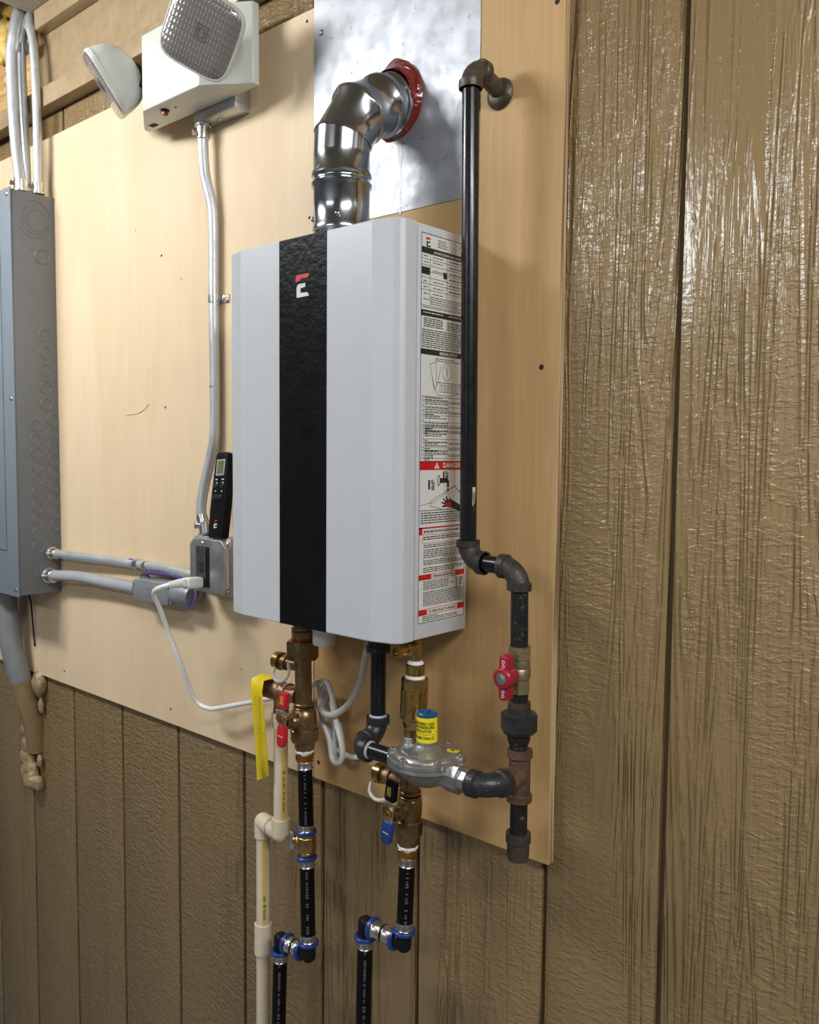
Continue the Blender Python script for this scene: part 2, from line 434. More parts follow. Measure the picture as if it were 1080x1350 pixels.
def elbow(mb, c, da, db, face, r, band=0.0028, bl=0.009, m=0, n=20, street_a=False, street_b=False):
    """threaded 90 degree elbow: swept bend and a raised band on each mouth"""
    c, da, db = V(c), V(da).normalized(), V(db).normalized()
    a, b = c + da * face, c + db * face
    core = [a] + [a * (1 - t) ** 2 + 0 * a + (c + da * 0.001) * 2 * t * (1 - t) * 1.0 + b * t * t for t in [i / 10 for i in range(1, 10)]] + [b]
    # true arc
    cen = c + (da + db) * face * 0.92
    core = [a]
    R = face * 0.92
    for i in range(11):
        g = PI / 2 * i / 10
        core.append(cen - db * R * math.cos(g) - da * R * math.sin(g))
    core.append(b)
    mb.tube(core, r + 0.0012, n, m)
    if not street_a: mb.lathe(a, -da, [(0, r), (0, r + band), (bl * .85, r + band), (bl, r + 0.001)], n, m)
    if not street_b: mb.lathe(b, -db, [(0, r), (0, r + band), (bl * .85, r + band), (bl, r + 0.001)], n, m)

def screw(mb, p, nrm, r=0.0035, m=0):
    n = V(nrm).normalized(); p = V(p)
    mb.lathe(p, n, [(0, r), (r * .35, r * .95), (r * .7, r * .55), (r * .75, 0.0001)], 10, m)

def ring_torus(mb, c, nrm, R, r, n=28, k=6, m=0, a0=0, a1=2 * PI):
    nrm = V(nrm).normalized(); a, b = frame(nrm); c = V(c)
    full = a1 - a0 > 2 * PI - .01; N = n if full else n + 1
    mb.tube([c + (a * math.cos(a0 + (a1 - a0) * i / n) + b * math.sin(a0 + (a1 - a0) * i / n)) * R for i in range(N)], r, k, m, closed=full)

# ------------------------------------------------------------------ the room
Zc, Zf = 0.930, -1.68
wall = MB(); wall.box((-2.4, 0.0095, Zf), (4.2, 0.09, Zc + 0.15)); wall_o = struct(wall.build('wall_back', 'groove'))
cuts = [-1.2192, -1.016, -0.8128, -0.6096, -0.4064, -0.2032, 0.0, 0.2032, 0.4064, 0.6096, 0.8128, 1.016, 1.2330, 1.3915, 1.5947, 1.7979, 2.0, 2.2032, 2.4064, 2.61, 2.82, 3.02, 3.22]
for a, b in zip(cuts[:-1], cuts[1:]):
    top = Zc if a > -0.21 else (0.700 if a < -0.21 else Zc)
    mb = MB(); mb.box((a + 0.0040, 0.0, Zf), (b - 0.0040, 0.0100, top))
    mb.build('siding_board', 'siding' if b > 0.85 else 'siding_rough', wall_o, bevel=0.0014, seg=2, origin=((a + b) / 2, 0, 0))
lap = MB(); lap.box((1.2398, -0.0004, Zf), (1.2412, 0.0005, -0.50)); lap.build('panel_seam', 'groove', wall_o)

def shell(name, lo, hi, m): return struct(MB().box(lo, hi).build(name, m))
shell('floor', (-2.4, -3.6, Zf - 0.05), (4.2, 0.09, Zf), 'concrete')
c = MB(); c.box((-2.4, -3.6, Zc), (4.2, -0.32, Zc + 0.05)); c.box((-0.066, -0.32, Zc), (4.2, 0.09, Zc + 0.05)); struct(c.build('ceiling', 'ceil'))
shell('wall_left', (-2.45, -3.6, Zf), (-2.4, 0.09, Zc + 0.15), 'room')
shell('wall_right', (4.2, -3.6, Zf), (4.25, 0.09, Zc + 0.15), 'room')
shell('wall_front', (-2.4, -3.65, Zf), (4.2, -3.6, Zc), 'room')

# painted trim along the top of the wall, left
struct(MB().box((-0.085, -0.010, 0.755), (1.6, -0.001, Zc)).build('trim_1', 'trim', bevel=0.001))
struct(MB().box((-0.048, -0.036, 0.888), (1.6, -0.010, Zc - 0.001)).build('trim_2', 'trim', bevel=0.002))
struct(MB().box((-1.2, -0.032, 0.7260), (1.6, -0.001, 0.7665)).build('trim_3', 'trim', bevel=0.002))
kn = MB(); ring_torus(kn, (0.405, -0.0098, 0.842), (0, 1, 0), 0.011, 0.0016); kn.build('knot', 'groove', D.objects['trim_1'])
o = MB().box((-1.2, -0.006, 0.768), (-0.089, 0.0094, 1.20)).build('framing_board', 'wood'); tag(o, 'raw orange framing wood with yellow foam, left of the tan top trim', 'wood board')
fm = MB()
for i, (p, r, sc) in enumerate([((-.176, -.026, .977), .017, (1.9, .8, .85)), ((-.207, -.024, .985), .014, (1, .8, .9)), ((-.0890, -.0245, .9310), .0135, (1, .7, 1.1)), ((-.1010, -.0235, .9080), .0150, (.9, .7, 1.35)), ((-.227, -.018, .952), .021, (1.1, .8, 1.1)), ((-.252, -.018, .940), .022, (1.2, .8, 1)), ((-.236, -.016, .912), .017, (1, .8, 1.2)), ((-.220, -.016, .888), .010, (1, .8, 1.5)), ((-.255, -.016, .895), .014, (1, .8, 1)), ((-.20, -.014, .955), .012, (1.2, .7, .8)), ((-.238, -.012, .845), .006, (1, .8, 1.6)), ((-.14, -.012, .965), .014, (2, .7, .8)), ((-.115, -.012, .945), .014, (1.5, .7, 1))]):
    fm.sphere(p, r, sc=sc, jit=.07, seed=i)
o = fm.build('spray_foam', 'foam', remesh=0.0035); o['kind'] = 'stuff'; tag(o, 'lumpy yellow spray foam around the conduits at the ceiling corner', 'foam')
fm = MB()
rn = random.Random(3)
for i, (p, r, sc) in enumerate([((-.139, -.012, -.548), .021, (1, .8, 1.5)), ((-.137, -.010, -.600), .009, (.9, .8, 2.2)), ((-.205, -.012, -.640), .013, (1, .9, 1)), ((-.205, -.012, -.672), .019, (1.1, .8, 1.1)), ((-.200, -.012, -.705), .020, (1.1, .8, 1)), ((-.205, -.012, -.735), .022, (1.1, .8, 1.1)), ((-.200, -.014, -.770), .021, (1, .9, 1)), ((-.170, -.020, -.785), .022, (1.3, .9, .9)), ((-.148, -.014, -.788), .013, (.9, .9, 1.5)), ((-.226, -.010, -.625), .010, (1, .8, 1.4)), ((-.150, -.010, -.735), .008, (1.2, .8, 2)), ((-.185, -.014, -.76), .02, (1.2, .8, 1))]):
    fm.sphere(p, r, sc=sc, jit=.12, seed=20 + i)
o = fm.build('spray_foam', 'foam_tan', remesh=0.003); o['kind'] = 'stuff'; tag(o, 'tan-painted foam lumps sealing the grey pipe into the lower wall', 'foam')

# plywood backing
PZ0, PZ1 = -0.5241, 0.6706
YP = -0.0125
def plywood(name, x0, x1, z0, z1, m, label):
    t = thing(name, ((x0 + x1) / 2, 0, z0), label, 'plywood')
    e = 0.0012
    MB().box((x0, YP + e, z0), (x1, -0.0004, z1)).build('core', 'ply_e', t)
    MB().box((x0 + .0003, YP, z0 + .0003), (x1 - .0003, YP + e + .0001, z1 - .0003)).build('face_veneer', m, t)
    return t
pl = plywood('plywood_sheet', -1.1, 0.8045, PZ0, PZ1, 'ply_l', 'pale plywood sheet on the left, behind the panel, outlet and emergency light')
prr = plywood('plywood_sheet', 0.8062, 1.2457, PZ0 - .0005, PZ1 + .03, 'ply_r', 'amber plywood sheet on the right, behind the gas pipes and metal plate')
def holes(t, pts, r=0.0032):
    for x, z in pts:
        mb = MB(); mb.lathe((x, YP - .0002, z), (0, 1, 0), [(0, r), (.0006, r)], 8); mb.build('screw_hole', 'knot', t, origin=(x, YP, z))
holes(pl, [(-.2593, -.474), (-.0159, -.4962), (.401, -.4963), (.387, .3603), (.3941, .0796), (.7886, .6558), (.7941, .3607), (-.245, -.474)], .0026)
holes(prr, [(.8341, -.4348), (.8167, -.4969), (1.2214, .1067), (1.2338, .5402), (.9059, -.346)], .0036)

mb = MB(); mb.tube(smooth_path([(.2527, YP - .0001, .0685), (.275, YP - .0001, .0690), (.2998, YP - .0001, .0704), (.322, YP - .0001, .0775), (.3403, YP - .0001, .0883)], 4), [.0003] + [.0012] * 15 + [.0003], 6); lab(mb.build('scuff_mark', 'manila', pl), 'short curved scuff on the veneer')
for i_, (x_, z_, r_) in enumerate([(.30, .42, .0016), (.12, .20, .0012), (.45, .31, .0014), (.21, -.11, .0013), (.62, -.38, .0015), (.33, -.33, .0012)]):
    mb = MB(); mb.lathe((x_, YP - .0001, z_), (0, 1, 0), [(0, r_), (.0005, r_)], 7); mb.build('pin_knot', 'old_iron', pl)
# metal plate behind the vent
t = thing('metal_flashing', (0.963, YP, 0.337), 'bare galvanised metal plate on the amber plywood behind the vent elbow', 'metal plate')
MB().prism([(.8056, .3378), (1.1204, .335), (1.1204, .699), (.8056, .699)], lambda a, b, h: V((a, h, b)), YP, YP - .0012).build('sheet', 'plate', t)
for x, z in ((.8225, .6282), (1.100, .352), (1.100, .652)):
    mb = MB(); screw(mb, (x, YP - .0012, z), (0, -1, 0), .0045); mb.build('screw', 'zinc', t)
mb = MB()
pts = []; RC = V((.979, -.0150, .4895)); rs = random.Random(4)
for i in range(36):
    g = 2 * PI * i / 36; rr = .0435 + .002 * math.sin(3 * g) + .0008 * math.sin(7 * g + 1) + rs.uniform(-.001, .001)
    pts.append(RC + V((rr * .86 * math.cos(g), rs.uniform(-.002, .002), rr * math.sin(g))))
rads = [.0060 + .0022 * math.sin(5 * 2 * PI * i / 36 + 1) + rs.uniform(0, .0014) for i in range(36)]
mb.tube(pts, rads, 10, closed=True)
vs = []; N = 36
for k_, (hh, rr) in enumerate(((0, .0560), (.0015, .0545), (.0035, .0500), (.0100, .0435), (.0170, .0400), (.0200, .0360))):
    for i in range(N):
        g = 2 * PI * i / N; q = rr + (.0030 * math.sin(3 * g + 2) + .0011 * math.sin(8 * g + k_)) * (1.2 if k_ < 3 else .35)
        vs.append(V((.979 + q * (.76 + .05 * k_) * math.cos(g), -.0136 - hh - (.001 * math.sin(6 * g + 2 * k_) if k_ else 0), .4895 + q * math.sin(g))))
mb.add(vs, [(j * N + k, j * N + (k + 1) % N, (j + 1) * N + (k + 1) % N, (j + 1) * N + k) for j in range(5) for k in range(N)])
lab(mb.build('sealant_bead', 'red_sealant', t), 'glossy red sealant ring around the vent')
mb = MB(); rs = random.Random(8)
for i in range(8): mb.box((.9835 + rs.uniform(-.001, .001), -.0139, .432 - i * .0125), (.9865 + rs.uniform(-.001, .001), -.0136, .421 - i * .0125))
lab(mb.build('sealant_smear', 'castbox', t), 'grey run mark below the ring')

# ------------------------------------------------------------------ water heater
HX0, HX1, HZ0, HZ1, HYF = 0.783, 1.1141, -0.2370, 0.2797, -0.1657
ht = thing('water_heater', (0.9485, -0.02, HZ0), 'white tankless water heater with a black centre stripe on the plywood', 'water heater')
XY = lambda a, b, h: V((a, b, h))
MB().prism([(HX0 + .002, -.020), (HX1, -.020), (HX1, -.1250), (HX0 + .002, -.1250)], XY, HZ0 + .001, HZ1 - .001).build('cabinet', 'white_paint', ht, bevel=.0015)
MB().prism([(HX0, -.1262), (HX1, -.1262), (HX1, -.1470), (1.1105, -.1530), (1.1040, -.1575), (1.0747, -.1652), (.9964, HYF), (.9040, HYF), (.8190, -.1648), (.7895, -.1580), (HX0, -.1500)], XY, HZ0, HZ1).build('front_cover', 'white_paint', ht, bevel=.0016, seg=2, ang=4)
MB().box((.9042, HYF - .0006, HZ0 + .0004), (.9962, HYF + .002, HZ1 - .0004)).build('centre_stripe', 'blk_stripe', ht)
mb = MB(); fl = lambda a, b, h: V((a, h, b))
LY = HYF - .0006
mb.prism([(.9374, .2227), (.9379, .2292), (.9418, .2303), (.9582, .2303), (.9631, .2300), (.9636, .2283), (.9604, .2253), (.9473, .2247), (.9462, .2223), (.9396, .2215)], fl, LY, LY - .0004, 0)
mb.prism([(.9398, .2009), (.9394, .2137), (.9418, .2178), (.9462, .2186), (.9564, .2184), (.9564, .2137), (.947, .2124), (.947, .2067), (.9599, .2063), (.962, .2046), (.9635, .2015)], fl, LY, LY - .0004, 1)
lab(mb.build('logo_badge', ['ink_red', 'ink_white'], ht), 'red and silver bracket shaped emblem on the black stripe')
for a_, b_ in ((.2, .262), (-.22, -.17)): MB().box((.82, -.0202, a_), (1.08, YP, b_)).build('wall_bracket', 'zinc', ht)
mb = MB(); mb.lathe((.9005, -.080, HZ0 + .002), (0, 0, -1), [(0, .0165), (.044, .0165), (.0465, .015)], 24); lab(mb.build('drain_boss', 'white_pl', ht), 'short white plastic boss under the cabinet')
# printed label on the right side; s to the right, t down, in metres
mb = MB(); L0 = (-.1185, .2680)
def lq(s0, t0, s1, t1, m, lay=1.5):
    x = HX1 + .00015 * lay
    mb.add([(x, L0[0] + s0, L0[1] - t0), (x, L0[0] + s1, L0[1] - t0), (x, L0[0] + s1, L0[1] - t1), (x, L0[0] + s0, L0[1] - t1)], [(3, 2, 1, 0)], m)
def lpoly(p, m, lay=2):
    mb.add([(HX1 + .00015 * lay, L0[0] + a, L0[1] - b) for a, b in p], [tuple(range(len(p)))], m)
def lline(p, w=.0007, m=1, lay=2):
    for (a, b), (c, d) in zip(p[:-1], p[1:]):
        q = V((c - a, d - b)); q = V((-q.y, q.x)).normalized() * w / 2 if q.length else V((0, 0))
        lpoly([(a + q.x, b + q.y), (c + q.x, d + q.y), (c - q.x, d - q.y), (a - q.x, b - q.y)], m, lay)
def ltext(s, x, t, size, m=1, width=None, lay=3, bold=.02):
    put_text(mb, s, size, lambda a, b: V((HX1 + .00015 * lay, L0[0] + x + a, L0[1] - t + b)), m, width, bold)
def lrows(s0, s1, t0, t1, pitch=.0026, m=2, h=.0011, ragged=.25):
    t_ = t0
    while t_ + h < t1:
        s_ = s0; e = s1 - random.random() * ragged * (s1 - s0) * (random.random() < .5)
        while s_ < e - .001:
            w = random.uniform(.003, .009); lq(s_, t_, min(e, s_ + w), t_ + h, m, 2); s_ += w + .0012
        t_ += pitch
W_, H_ = .0930, .4840
lq(0, 0, W_, H_, 0, .4)
lline([(0, 0), (W_, 0), (W_, H_), (0, H_), (0, 0)], .0008)
# header: emblem, address lines, two round certification marks
lpoly([(.0085, .0045), (.0165, .0045), (.0170, .0065), (.0105, .0068), (.0100, .0082), (.0085, .0080)], 3)
lpoly([(.0090, .0092), (.0160, .0090), (.0160, .0107), (.0115, .0110), (.0115, .0140), (.0170, .0138), (.0172, .0156), (.0090, .0162)], 1)
lrows(.031, .050, .0040, .0150, .0027, 2, .0012, .5)
for cx in (.063, .081):
    lline([(cx + .0055 * math.cos(i * PI / 8), .009 + .0065 * math.sin(i * PI / 8)) for i in range(17)], .0007, 2)
    lpoly([(cx - .003, .012), (cx, .005), (cx + .003, .012), (cx, .0105)], 4)
lq(0, .0165, W_, .0240, 1)
ltext('AUTOMATIC INSTANTANEOUS WATER HEATER', .056, .0222, .0040, 0, .066)
for i, t_ in enumerate([.0305, .0380, .0455, .0530, .0605, .0680, .0870]): lline([(0, t_), (W_, t_)], .0005)
lline([(.0165, .024), (.0165, .083)], .0005); lline([(.050, .024), (.050, .075)], .0005)
lq(0, .0405, .0160, .0495, 1); lq(.0425, .0420, .0500, .0500, 1)
for t_ in (.0265, .0340, .0570, .0640, .0720, .0790): lrows(.004, .0145, t_, t_ + .0022, .003, 2)
for t_ in (.0265, .0330, .0430, .0565, .0640, .0715): lrows(.022, .043, t_, t_ + .0025, .003, 2)
for t_ in (.0265, .0340, .0420, .0490, .0565, .0640): lrows(.054, .090, t_, t_ + .0025, .003, 1, .0013)
lrows(.0175, .089, .0755, .0865, .0027, 2); lrows(.003, .089, .0885, .0920, .003, 2)
lq(0, .0925, W_, .1000, 1); lrows(.004, .046, .0950, .0975, .003, 5); lrows(.054, .088, .0950, .0975, .003, 5)
lrows(.005, .043, .1020, .1140, .0024, 1, .0012); lrows(.051, .090, .1030, .1140, .0024, 1, .0012)
lrows(.002, .091, .1160, .1390, .0026, 1, .0012)
lq(0, .1400, W_, .1470, 1); ltext('INDOOR LAYOUT', .0545, .1454, .0052, 0, .036, bold=.03)
lrows(.028, .080, .1500, .1560, .0026, 2)
# layout sketch: a cut-away house with a round vent detail
lline([(.018, .158), (.030, .155), (.031, .187)], .0006); lline([(.018, .158), (.022, .172), (.028, .190), (.034, .180), (.040, .158)], .0006)
lline([(.022, .172), (.026, .187), (.035, .196), (.060, .196), (.090, .190)], .0006); lline([(.031, .180), (.090, .180), (.090, .192)], .0006)
lline([(.052 + .009 * math.cos(i * PI / 8), .166 + .011 * math.sin(i * PI / 8)) for i in range(17)], .0006)
for a in (.038, .044, .050, .056, .062, .070, .078, .084):
    lline([(a, .180), (a, .192), (a + .004, .192), (a + .004, .183), (a + .001, .183)], .0007, 2)
lline([(.050, .160), (.053, .172)], .0006); lline([(.054, .159), (.051, .170)], .0006)
lq(.003, .1985, .0905, .1989, 1, 2)
for t_ in [.1985, .2035, .2105, .2165, .2215, .2300, .2345, .2375, .2405, .2435, .2515, .2560, .2620, .2655, .2710, .2760]:
    lline([(.003, t_), (.0905, t_)], .0004); lrows(.009, .055, t_ + .0010, t_ + .0046, .0024, 1, .0011, .9)
    if random.random() < .5: lrows(.058, .088, t_ + .0012, t_ + .0030, .0024, 2)
lline([(.003, .1985), (.003, .2760)], .0004); lline([(.0065, .1985), (.0065, .2760)], .0004); lline([(.056, .1985), (.056, .2760)], .0004)
# danger band
lq(0, .2790, W_, .2905, 3); ltext('DANGER', .064, .2875, .0088, 0, .036, bold=.03)
lpoly([(.0285, .2885), (.0335, .2805), (.0385, .2885)], 0, 3); lline([(.0335, .2832), (.0335, .2862)], .0013, 3, 4); lq(.0329, .2867, .0341, .2877, 3, 4)
# bath, taps, scalding hand
lline([(.070, .2905), (.070, .312), (.030, .331), (0, .3230 + .012)], .0005); lline([(.070, .312), (W_, .326)], .0005)
lline([(.022, .330), (.066, .313), (.072, .312), (.093, .330)], .0006); lline([(.022, .330), (.022, .336), (.046, .3415)], .0006)
def tap(cx, cy, k=1.0):
    lpoly([(cx - .0045 * k, cy - .006 * k), (cx - .001 * k, cy - .006 * k), (cx - .001 * k, cy + .006 * k), (cx - .0045 * k, cy + .006 * k)], 1)
    for dx, dy in ((.003, -.0035), (.006, -.001), (.0035, .004), (.006, .0045)):
        lline([(cx + dx * k + .0018 * math.cos(i * PI / 4), cy + dy * k + .0022 * math.sin(i * PI / 4)) for i in range(9)], .0012)
tap(.0215, .3090); tap(.050, .2975, .85)
lline([(.038 + .0024 * math.cos(i * PI / 6), .304 + .0066 * math.sin(i * PI / 6)) for i in range(13)], .0012)
lpoly([(.040, .3010), (.054, .3010), (.059, .3045), (.059, .3130), (.0545, .3130), (.0545, .3070), (.040, .3075)], 1)
lq(.0545, .3145, .0592, .3180, 3, 2); lline([(.055, .319), (.0545, .327)], .0006, 2); lline([(.0585, .319), (.060, .327)], .0006, 2)
lpoly([(.060, .327), (.067, .330), (.093, .341), (.093, .3445), (.078, .344), (.066, .340), (.054, .338), (.045, .3385), (.045, .337), (.052, .335), (.043, .333), (.043, .3315), (.052, .3325), (.046, .3275), (.0475, .3265), (.054, .331), (.0525, .3245), (.0545, .3245), (.058, .330)], 1)
lpoly([(.052, .334), (.062, .330), (.063, .338), (.053, .3375)], 3, 3)
lline([(0, .3415), (W_, .3415)], .0008)
lrows(.003, .090, .3440, .3600, .0031, 1, .0014, .1)
lq(0, .3625, W_, .3645, 3); lq(0, .3625, .0065, .3720, 3); lline([(.0065, .3718), (W_, .3735)], .0006, 3)
ltext('BEFORE USING THE WATER HEATER FOR THE FIRST TIME', .049, .3697, .0042, 1, .080)
lrows(.008, .090, .3745, .3800, .0026, 1, .0013, .1); lline([(.0065, .3735), (.0065, .3830), (W_, .3835)], .0005, 3)
for a, b in ((.3850, .3890), (.3910, .4020), (.4045, .4120), (.4140, .4200)): lrows(.009, .090, a, b, .0024, 1, .0011)
lq(0, .4225, .0250, .4295, 3); lq(.0740, .4225, W_, .4295, 3); lline([(.025, .4227), (.074, .4227)], .0007, 3); lline([(.025, .4293), (.074, .4293)], .0007, 3)
ltext('OPERATING INSTRUCTIONS', .0495, .4276, .0044, 1, .043)
lrows(.009, .060, .4315, .4440, .0024, 1, .0011); lrows(.009, .090, .4450, .4650, .0024, 1, .0011)
lline([(.077, .432), (.077, .446)], .0018, 2); lrows(.063, .073, .437, .440, .0024, 2); lrows(.083, .090, .432, .445, .003, 1, .0016)
lq(0, .4670, .0170, .4745, 3); lq(.0790, .4670, W_, .4745, 3); lline([(.017, .4672), (.079, .4672)], .0007, 3); lline([(.017, .4743), (.079, .4743)], .0007, 3)
ltext('TO TURN OFF GAS TO APPLIANCE', .048, .4725, .0046, 1, .056)
lrows(.008, .080, .4760, .4830, .0024, 1, .0011, .6)
lab(mb.build('instruction_label', ['paper', 'ink', 'ink_gray', 'ink_red', 'lcd_frame', 'ink_white'], ht), 'tall printed instruction label with red danger bands')

# ------------------------------------------------------------------ vent
VX, VY, R3 = .9705, -.1150, .0375
vt = thing('vent_pipe', (VX, VY, HZ1), 'shiny stainless vent elbow rising from the heater into the wall', 'vent pipe')
mb = MB(); z0 = HZ1
mb.lathe((VX, VY, z0), (0, 0, 1), [(0, .030), (.0, .036), (.010, .0368), (.011, .0385), (.016, .0388), (.018, R3), (.066, R3), (.068, R3 + .0022), (.072, R3 + .0028), (.075, R3), (.079, R3), (.082, R3 + .0028), (.086, R3 + .0022), (.088, R3), (.1105, R3)], 48)
for g in (-2.3, -.9): screw(mb, (VX + math.cos(g) * R3, VY + math.sin(g) * R3, z0 + .026), (math.cos(g), math.sin(g), 0), .0038)
mb.build('straight_section', 'steel', vt, ang=50)
# elbow of four mitred gores turning from up to the wall
wallz = .4895
pc = [V((VX, VY, HZ1 + .1100))]
pc += [V((VX + .0015, VY, .4090)), V((.9765, -.0880, .4520)), V((.9795, -.0480, .4720))]
wl = V((.980, -.0135, .4875))
dirs = [(pc[i + 1] - pc[i]).normalized() for i in range(3)] + [(wl - pc[3]).normalized()]
planes = [V((0, 0, 1))] + [(dirs[i] + dirs[i + 1]).normalized() for i in range(3)]
def mitre_ring(c, d, n, r, N=48):
    a, b = frame(d, V((1, 0, 0))); out = []
    for k in range(N):
        g = 2 * PI * k / N; q = c + (a * math.cos(g) + b * math.sin(g)) * r
        out.append(q + d * ((c - q).dot(n) / d.dot(n)))
    return out
for i in range(4):
    d = dirs[i]; c0 = pc[i]; c1 = pc[i + 1] if i < 3 else wl; n0 = planes[i]; n1 = planes[i + 1] if i < 3 else V((0, 1, .12)).normalized()
    L = (c1 - c0).length; rings = []
    for fz, r in ((0, R3 + .0008), (.06, R3 + .0012), (.12, R3), (.80, R3 + .0004), (.86, R3 + .0036), (.94, R3 + .0042), (1.0, R3 + .0012)) if 0 < i < 3 else ((0, R3), (1, R3)) if i == 0 else ((0, R3 + .001), (.12, R3), (.36, R3), (.40, R3 + .0022), (.46, R3 + .0022), (.50, R3), (1, R3)):
        c_ = c0.lerp(c1, fz); n_ = n0.lerp(n1, fz).normalized(); rings.append(mitre_ring(c_, d, n_, r))
    mb = MB(); N = 48
    mb.add([p for r_ in rings for p in r_], [(j * N + k, j * N + (k + 1) % N, (j + 1) * N + (k + 1) % N, (j + 1) * N + k) for j in range(len(rings) - 1) for k in range(N)])
    mb.build('elbow_gore', 'steel', vt, ang=50)

# ------------------------------------------------------------------ gas line
GY = -.071; RG = .0107
gt = thing('gas_pipe', (1.1525, GY, -.137), 'tall black iron gas pipe right of the heater, from wall elbow to offset', 'gas pipe')
GX0, GX1 = 1.1500, 1.1553; ez = .469
MB().cyl((GX0, GY, ez - .018), (GX1, GY, -.118), RG, 24).build('riser', 'black_pipe', gt)
mb = MB(); elbow(mb, (GX0, GY, ez), (0, 0, -1), (0, 1, 0), .027, RG + .0012, .003, .011); mb.build('elbow', 'old_iron', gt)
MB().cyl((GX0, GY + .018, ez), (1.1525, YP - .0004, .4555), RG, 20).build('wall_nipple', 'old_iron', gt)
mb = MB(); mb.lathe((1.1525, YP, .4535), (0, -1, 0), [(0, .0195), (.002, .0195), (.005, .0170), (.008, .0118)], 24); lab(mb.build('escutcheon', 'old_iron', gt), 'round flange against the plywood')
mb = MB(); elbow(mb, (GX1, GY, -.137), (0, 0, 1), (1, 0, 0), .027, RG + .0012, .0032, .010); mb.build('elbow', 'iron', gt)
MB().cyl((GX1 + .018, GY, -.137), (1.2155, GY, -.138), RG, 20).build('nipple', 'black_pipe', gt)
mb = MB(); elbow(mb, (1.2335, GY, -.138), (-1, 0, 0), (0, 0, -1), .027, RG + .0012, .0032, .010); mb.build('elbow', 'iron', gt)
TX = 1.2345
def tx(z): return 1.2335 + (-.138 - z) * .016
MB().cyl((tx(-.155), GY, -.155), (tx(-.240), GY, -.240), RG, 20).build('nipple', 'worn_pipe', gt)
mb = MB()
for z0, z1, w in ((-.043, -.060, .5), (-.050, -.0865, .62)):
    mb.add([(1.1545 + RG * 1.02 * math.sin(g), GY - RG * 1.02 * math.cos(g), z) for z in (z0, z1) for g in (1.15 + .09 * i for i in range(6))], [(i, i + 1, i + 7, i + 6) for i in range(5)])
lab(mb.build('paper_sticker', 'manila', gt), 'buff paper sticker on the riser')
mb = MB(); rr = random.Random(5)
for i in range(12):
    z = -.048 - i * .0031; mb.add([(1.1545 + RG * 1.035 * math.sin(g), GY - RG * 1.035 * math.cos(g), zz) for zz in (z, z - .0012) for g in (1.22, 1.30 + rr.random() * .25)], [(0, 1, 3, 2)])
mb.build('sticker_print', 'ink_gray', D.objects['paper_sticker'])

gv = thing('gas_shutoff_valve', (tx(-.265), GY, -.292), 'brass gas shutoff valve with a red wing handle below the right offset', 'valve')
x = tx(-.265)
mb = MB()
mb.lathe((x, GY, -.2328), (0, 0, -1), [(0, .0115), (.0005, .0148), (.015, .0148), (.016, .012)], 6)
mb.lathe((x, GY, -.2470), (0, 0, -1), [(0, .0105), (.002, .0130), (.008, .0135), (.012, .0125), (.014, .0138), (.024, .0138), (.026, .0120), (.029, .012)], 24)
mb.lathe((x, GY, -.2745), (0, 0, -1), [(0, .0125), (.001, .0142), (.0150, .0142), (.0165, .0115)], 6)
mb.lathe((x, GY, -.2655), (0, -1, 0), [(.008, .0085), (.018, .0075)], 16)
mb.build('valve_body', 'valve_brass', gv)
mb = MB(); hz = -.2660
mb.lathe((x, GY - .0165, hz), (0, -1, 0), [(0, .0115), (.012, .0115), (.0125, .0128), (.0195, .0128), (.0215, .0112)], 24)
mb.prism([(-.0062, .027), (.0030, .0275), (.0062, .0245), (.0062, .006), (.0062, -.026), (-.0020, -.0275), (-.0062, -.024), (-.0072, 0)], lambda a, b, h: V((x + a * .9, h, hz + b)), GY - .0195, GY - .0345)
mb.build('handle', 'darkred', gv, bevel=.0012)
mb = MB(); mb.lathe((x, GY - .0381, hz), (0, -1, 0), [(0, .0075), (.0004, .0075), (.0006, .0045), (.002, .0045), (.0025, .001)], 8); mb.build('handle_screw', 'zinc', D.objects['handle'])
for dz in (.0145, .0195, -.0165, -.0215):
    mb = MB(); ring_torus(mb, (x + .0005, GY - .0347, hz + dz), (0, 1, 0), .0018, .0004, 10, 4); mb.build('handle_mark', 'ink_white', D.objects['handle'])

ut = thing('gas_pipe_union', (tx(-.33), GY, -.36), 'octagonal black pipe union between the gas valve and rusty tee', 'pipe union')
x = tx(-.325)
MB().cyl((x, GY, -.288), (x, GY, -.303), RG, 20).build('nipple', 'worn_pipe', ut)
mb = MB(); mb.lathe((x, GY, -.3005), (0, 0, -1), [(0, .0115), (.0005, .0138), (.009, .0140), (.010, .0135), (.016, .0135)], 20); mb.build('upper_tail', 'old_iron', ut)
mb = MB(); mb.lathe((x, GY, -.3135), (0, 0, -1), [(0, .0140), (.0005, .0200), (.002, .0225), (.022, .0225), (.0265, .0185)], 8, twist=PI / 8); mb.build('union_nut', 'iron_dark', ut, ang=30)
mb = MB(); mb.lathe((x, GY, -.338), (0, 0, -1), [(0, .0150), (.010, .0140), (.0145, .0125), (.016, .0112), (.025, .0110)], 20); mb.build('lower_tail', 'worn_pipe', ut)

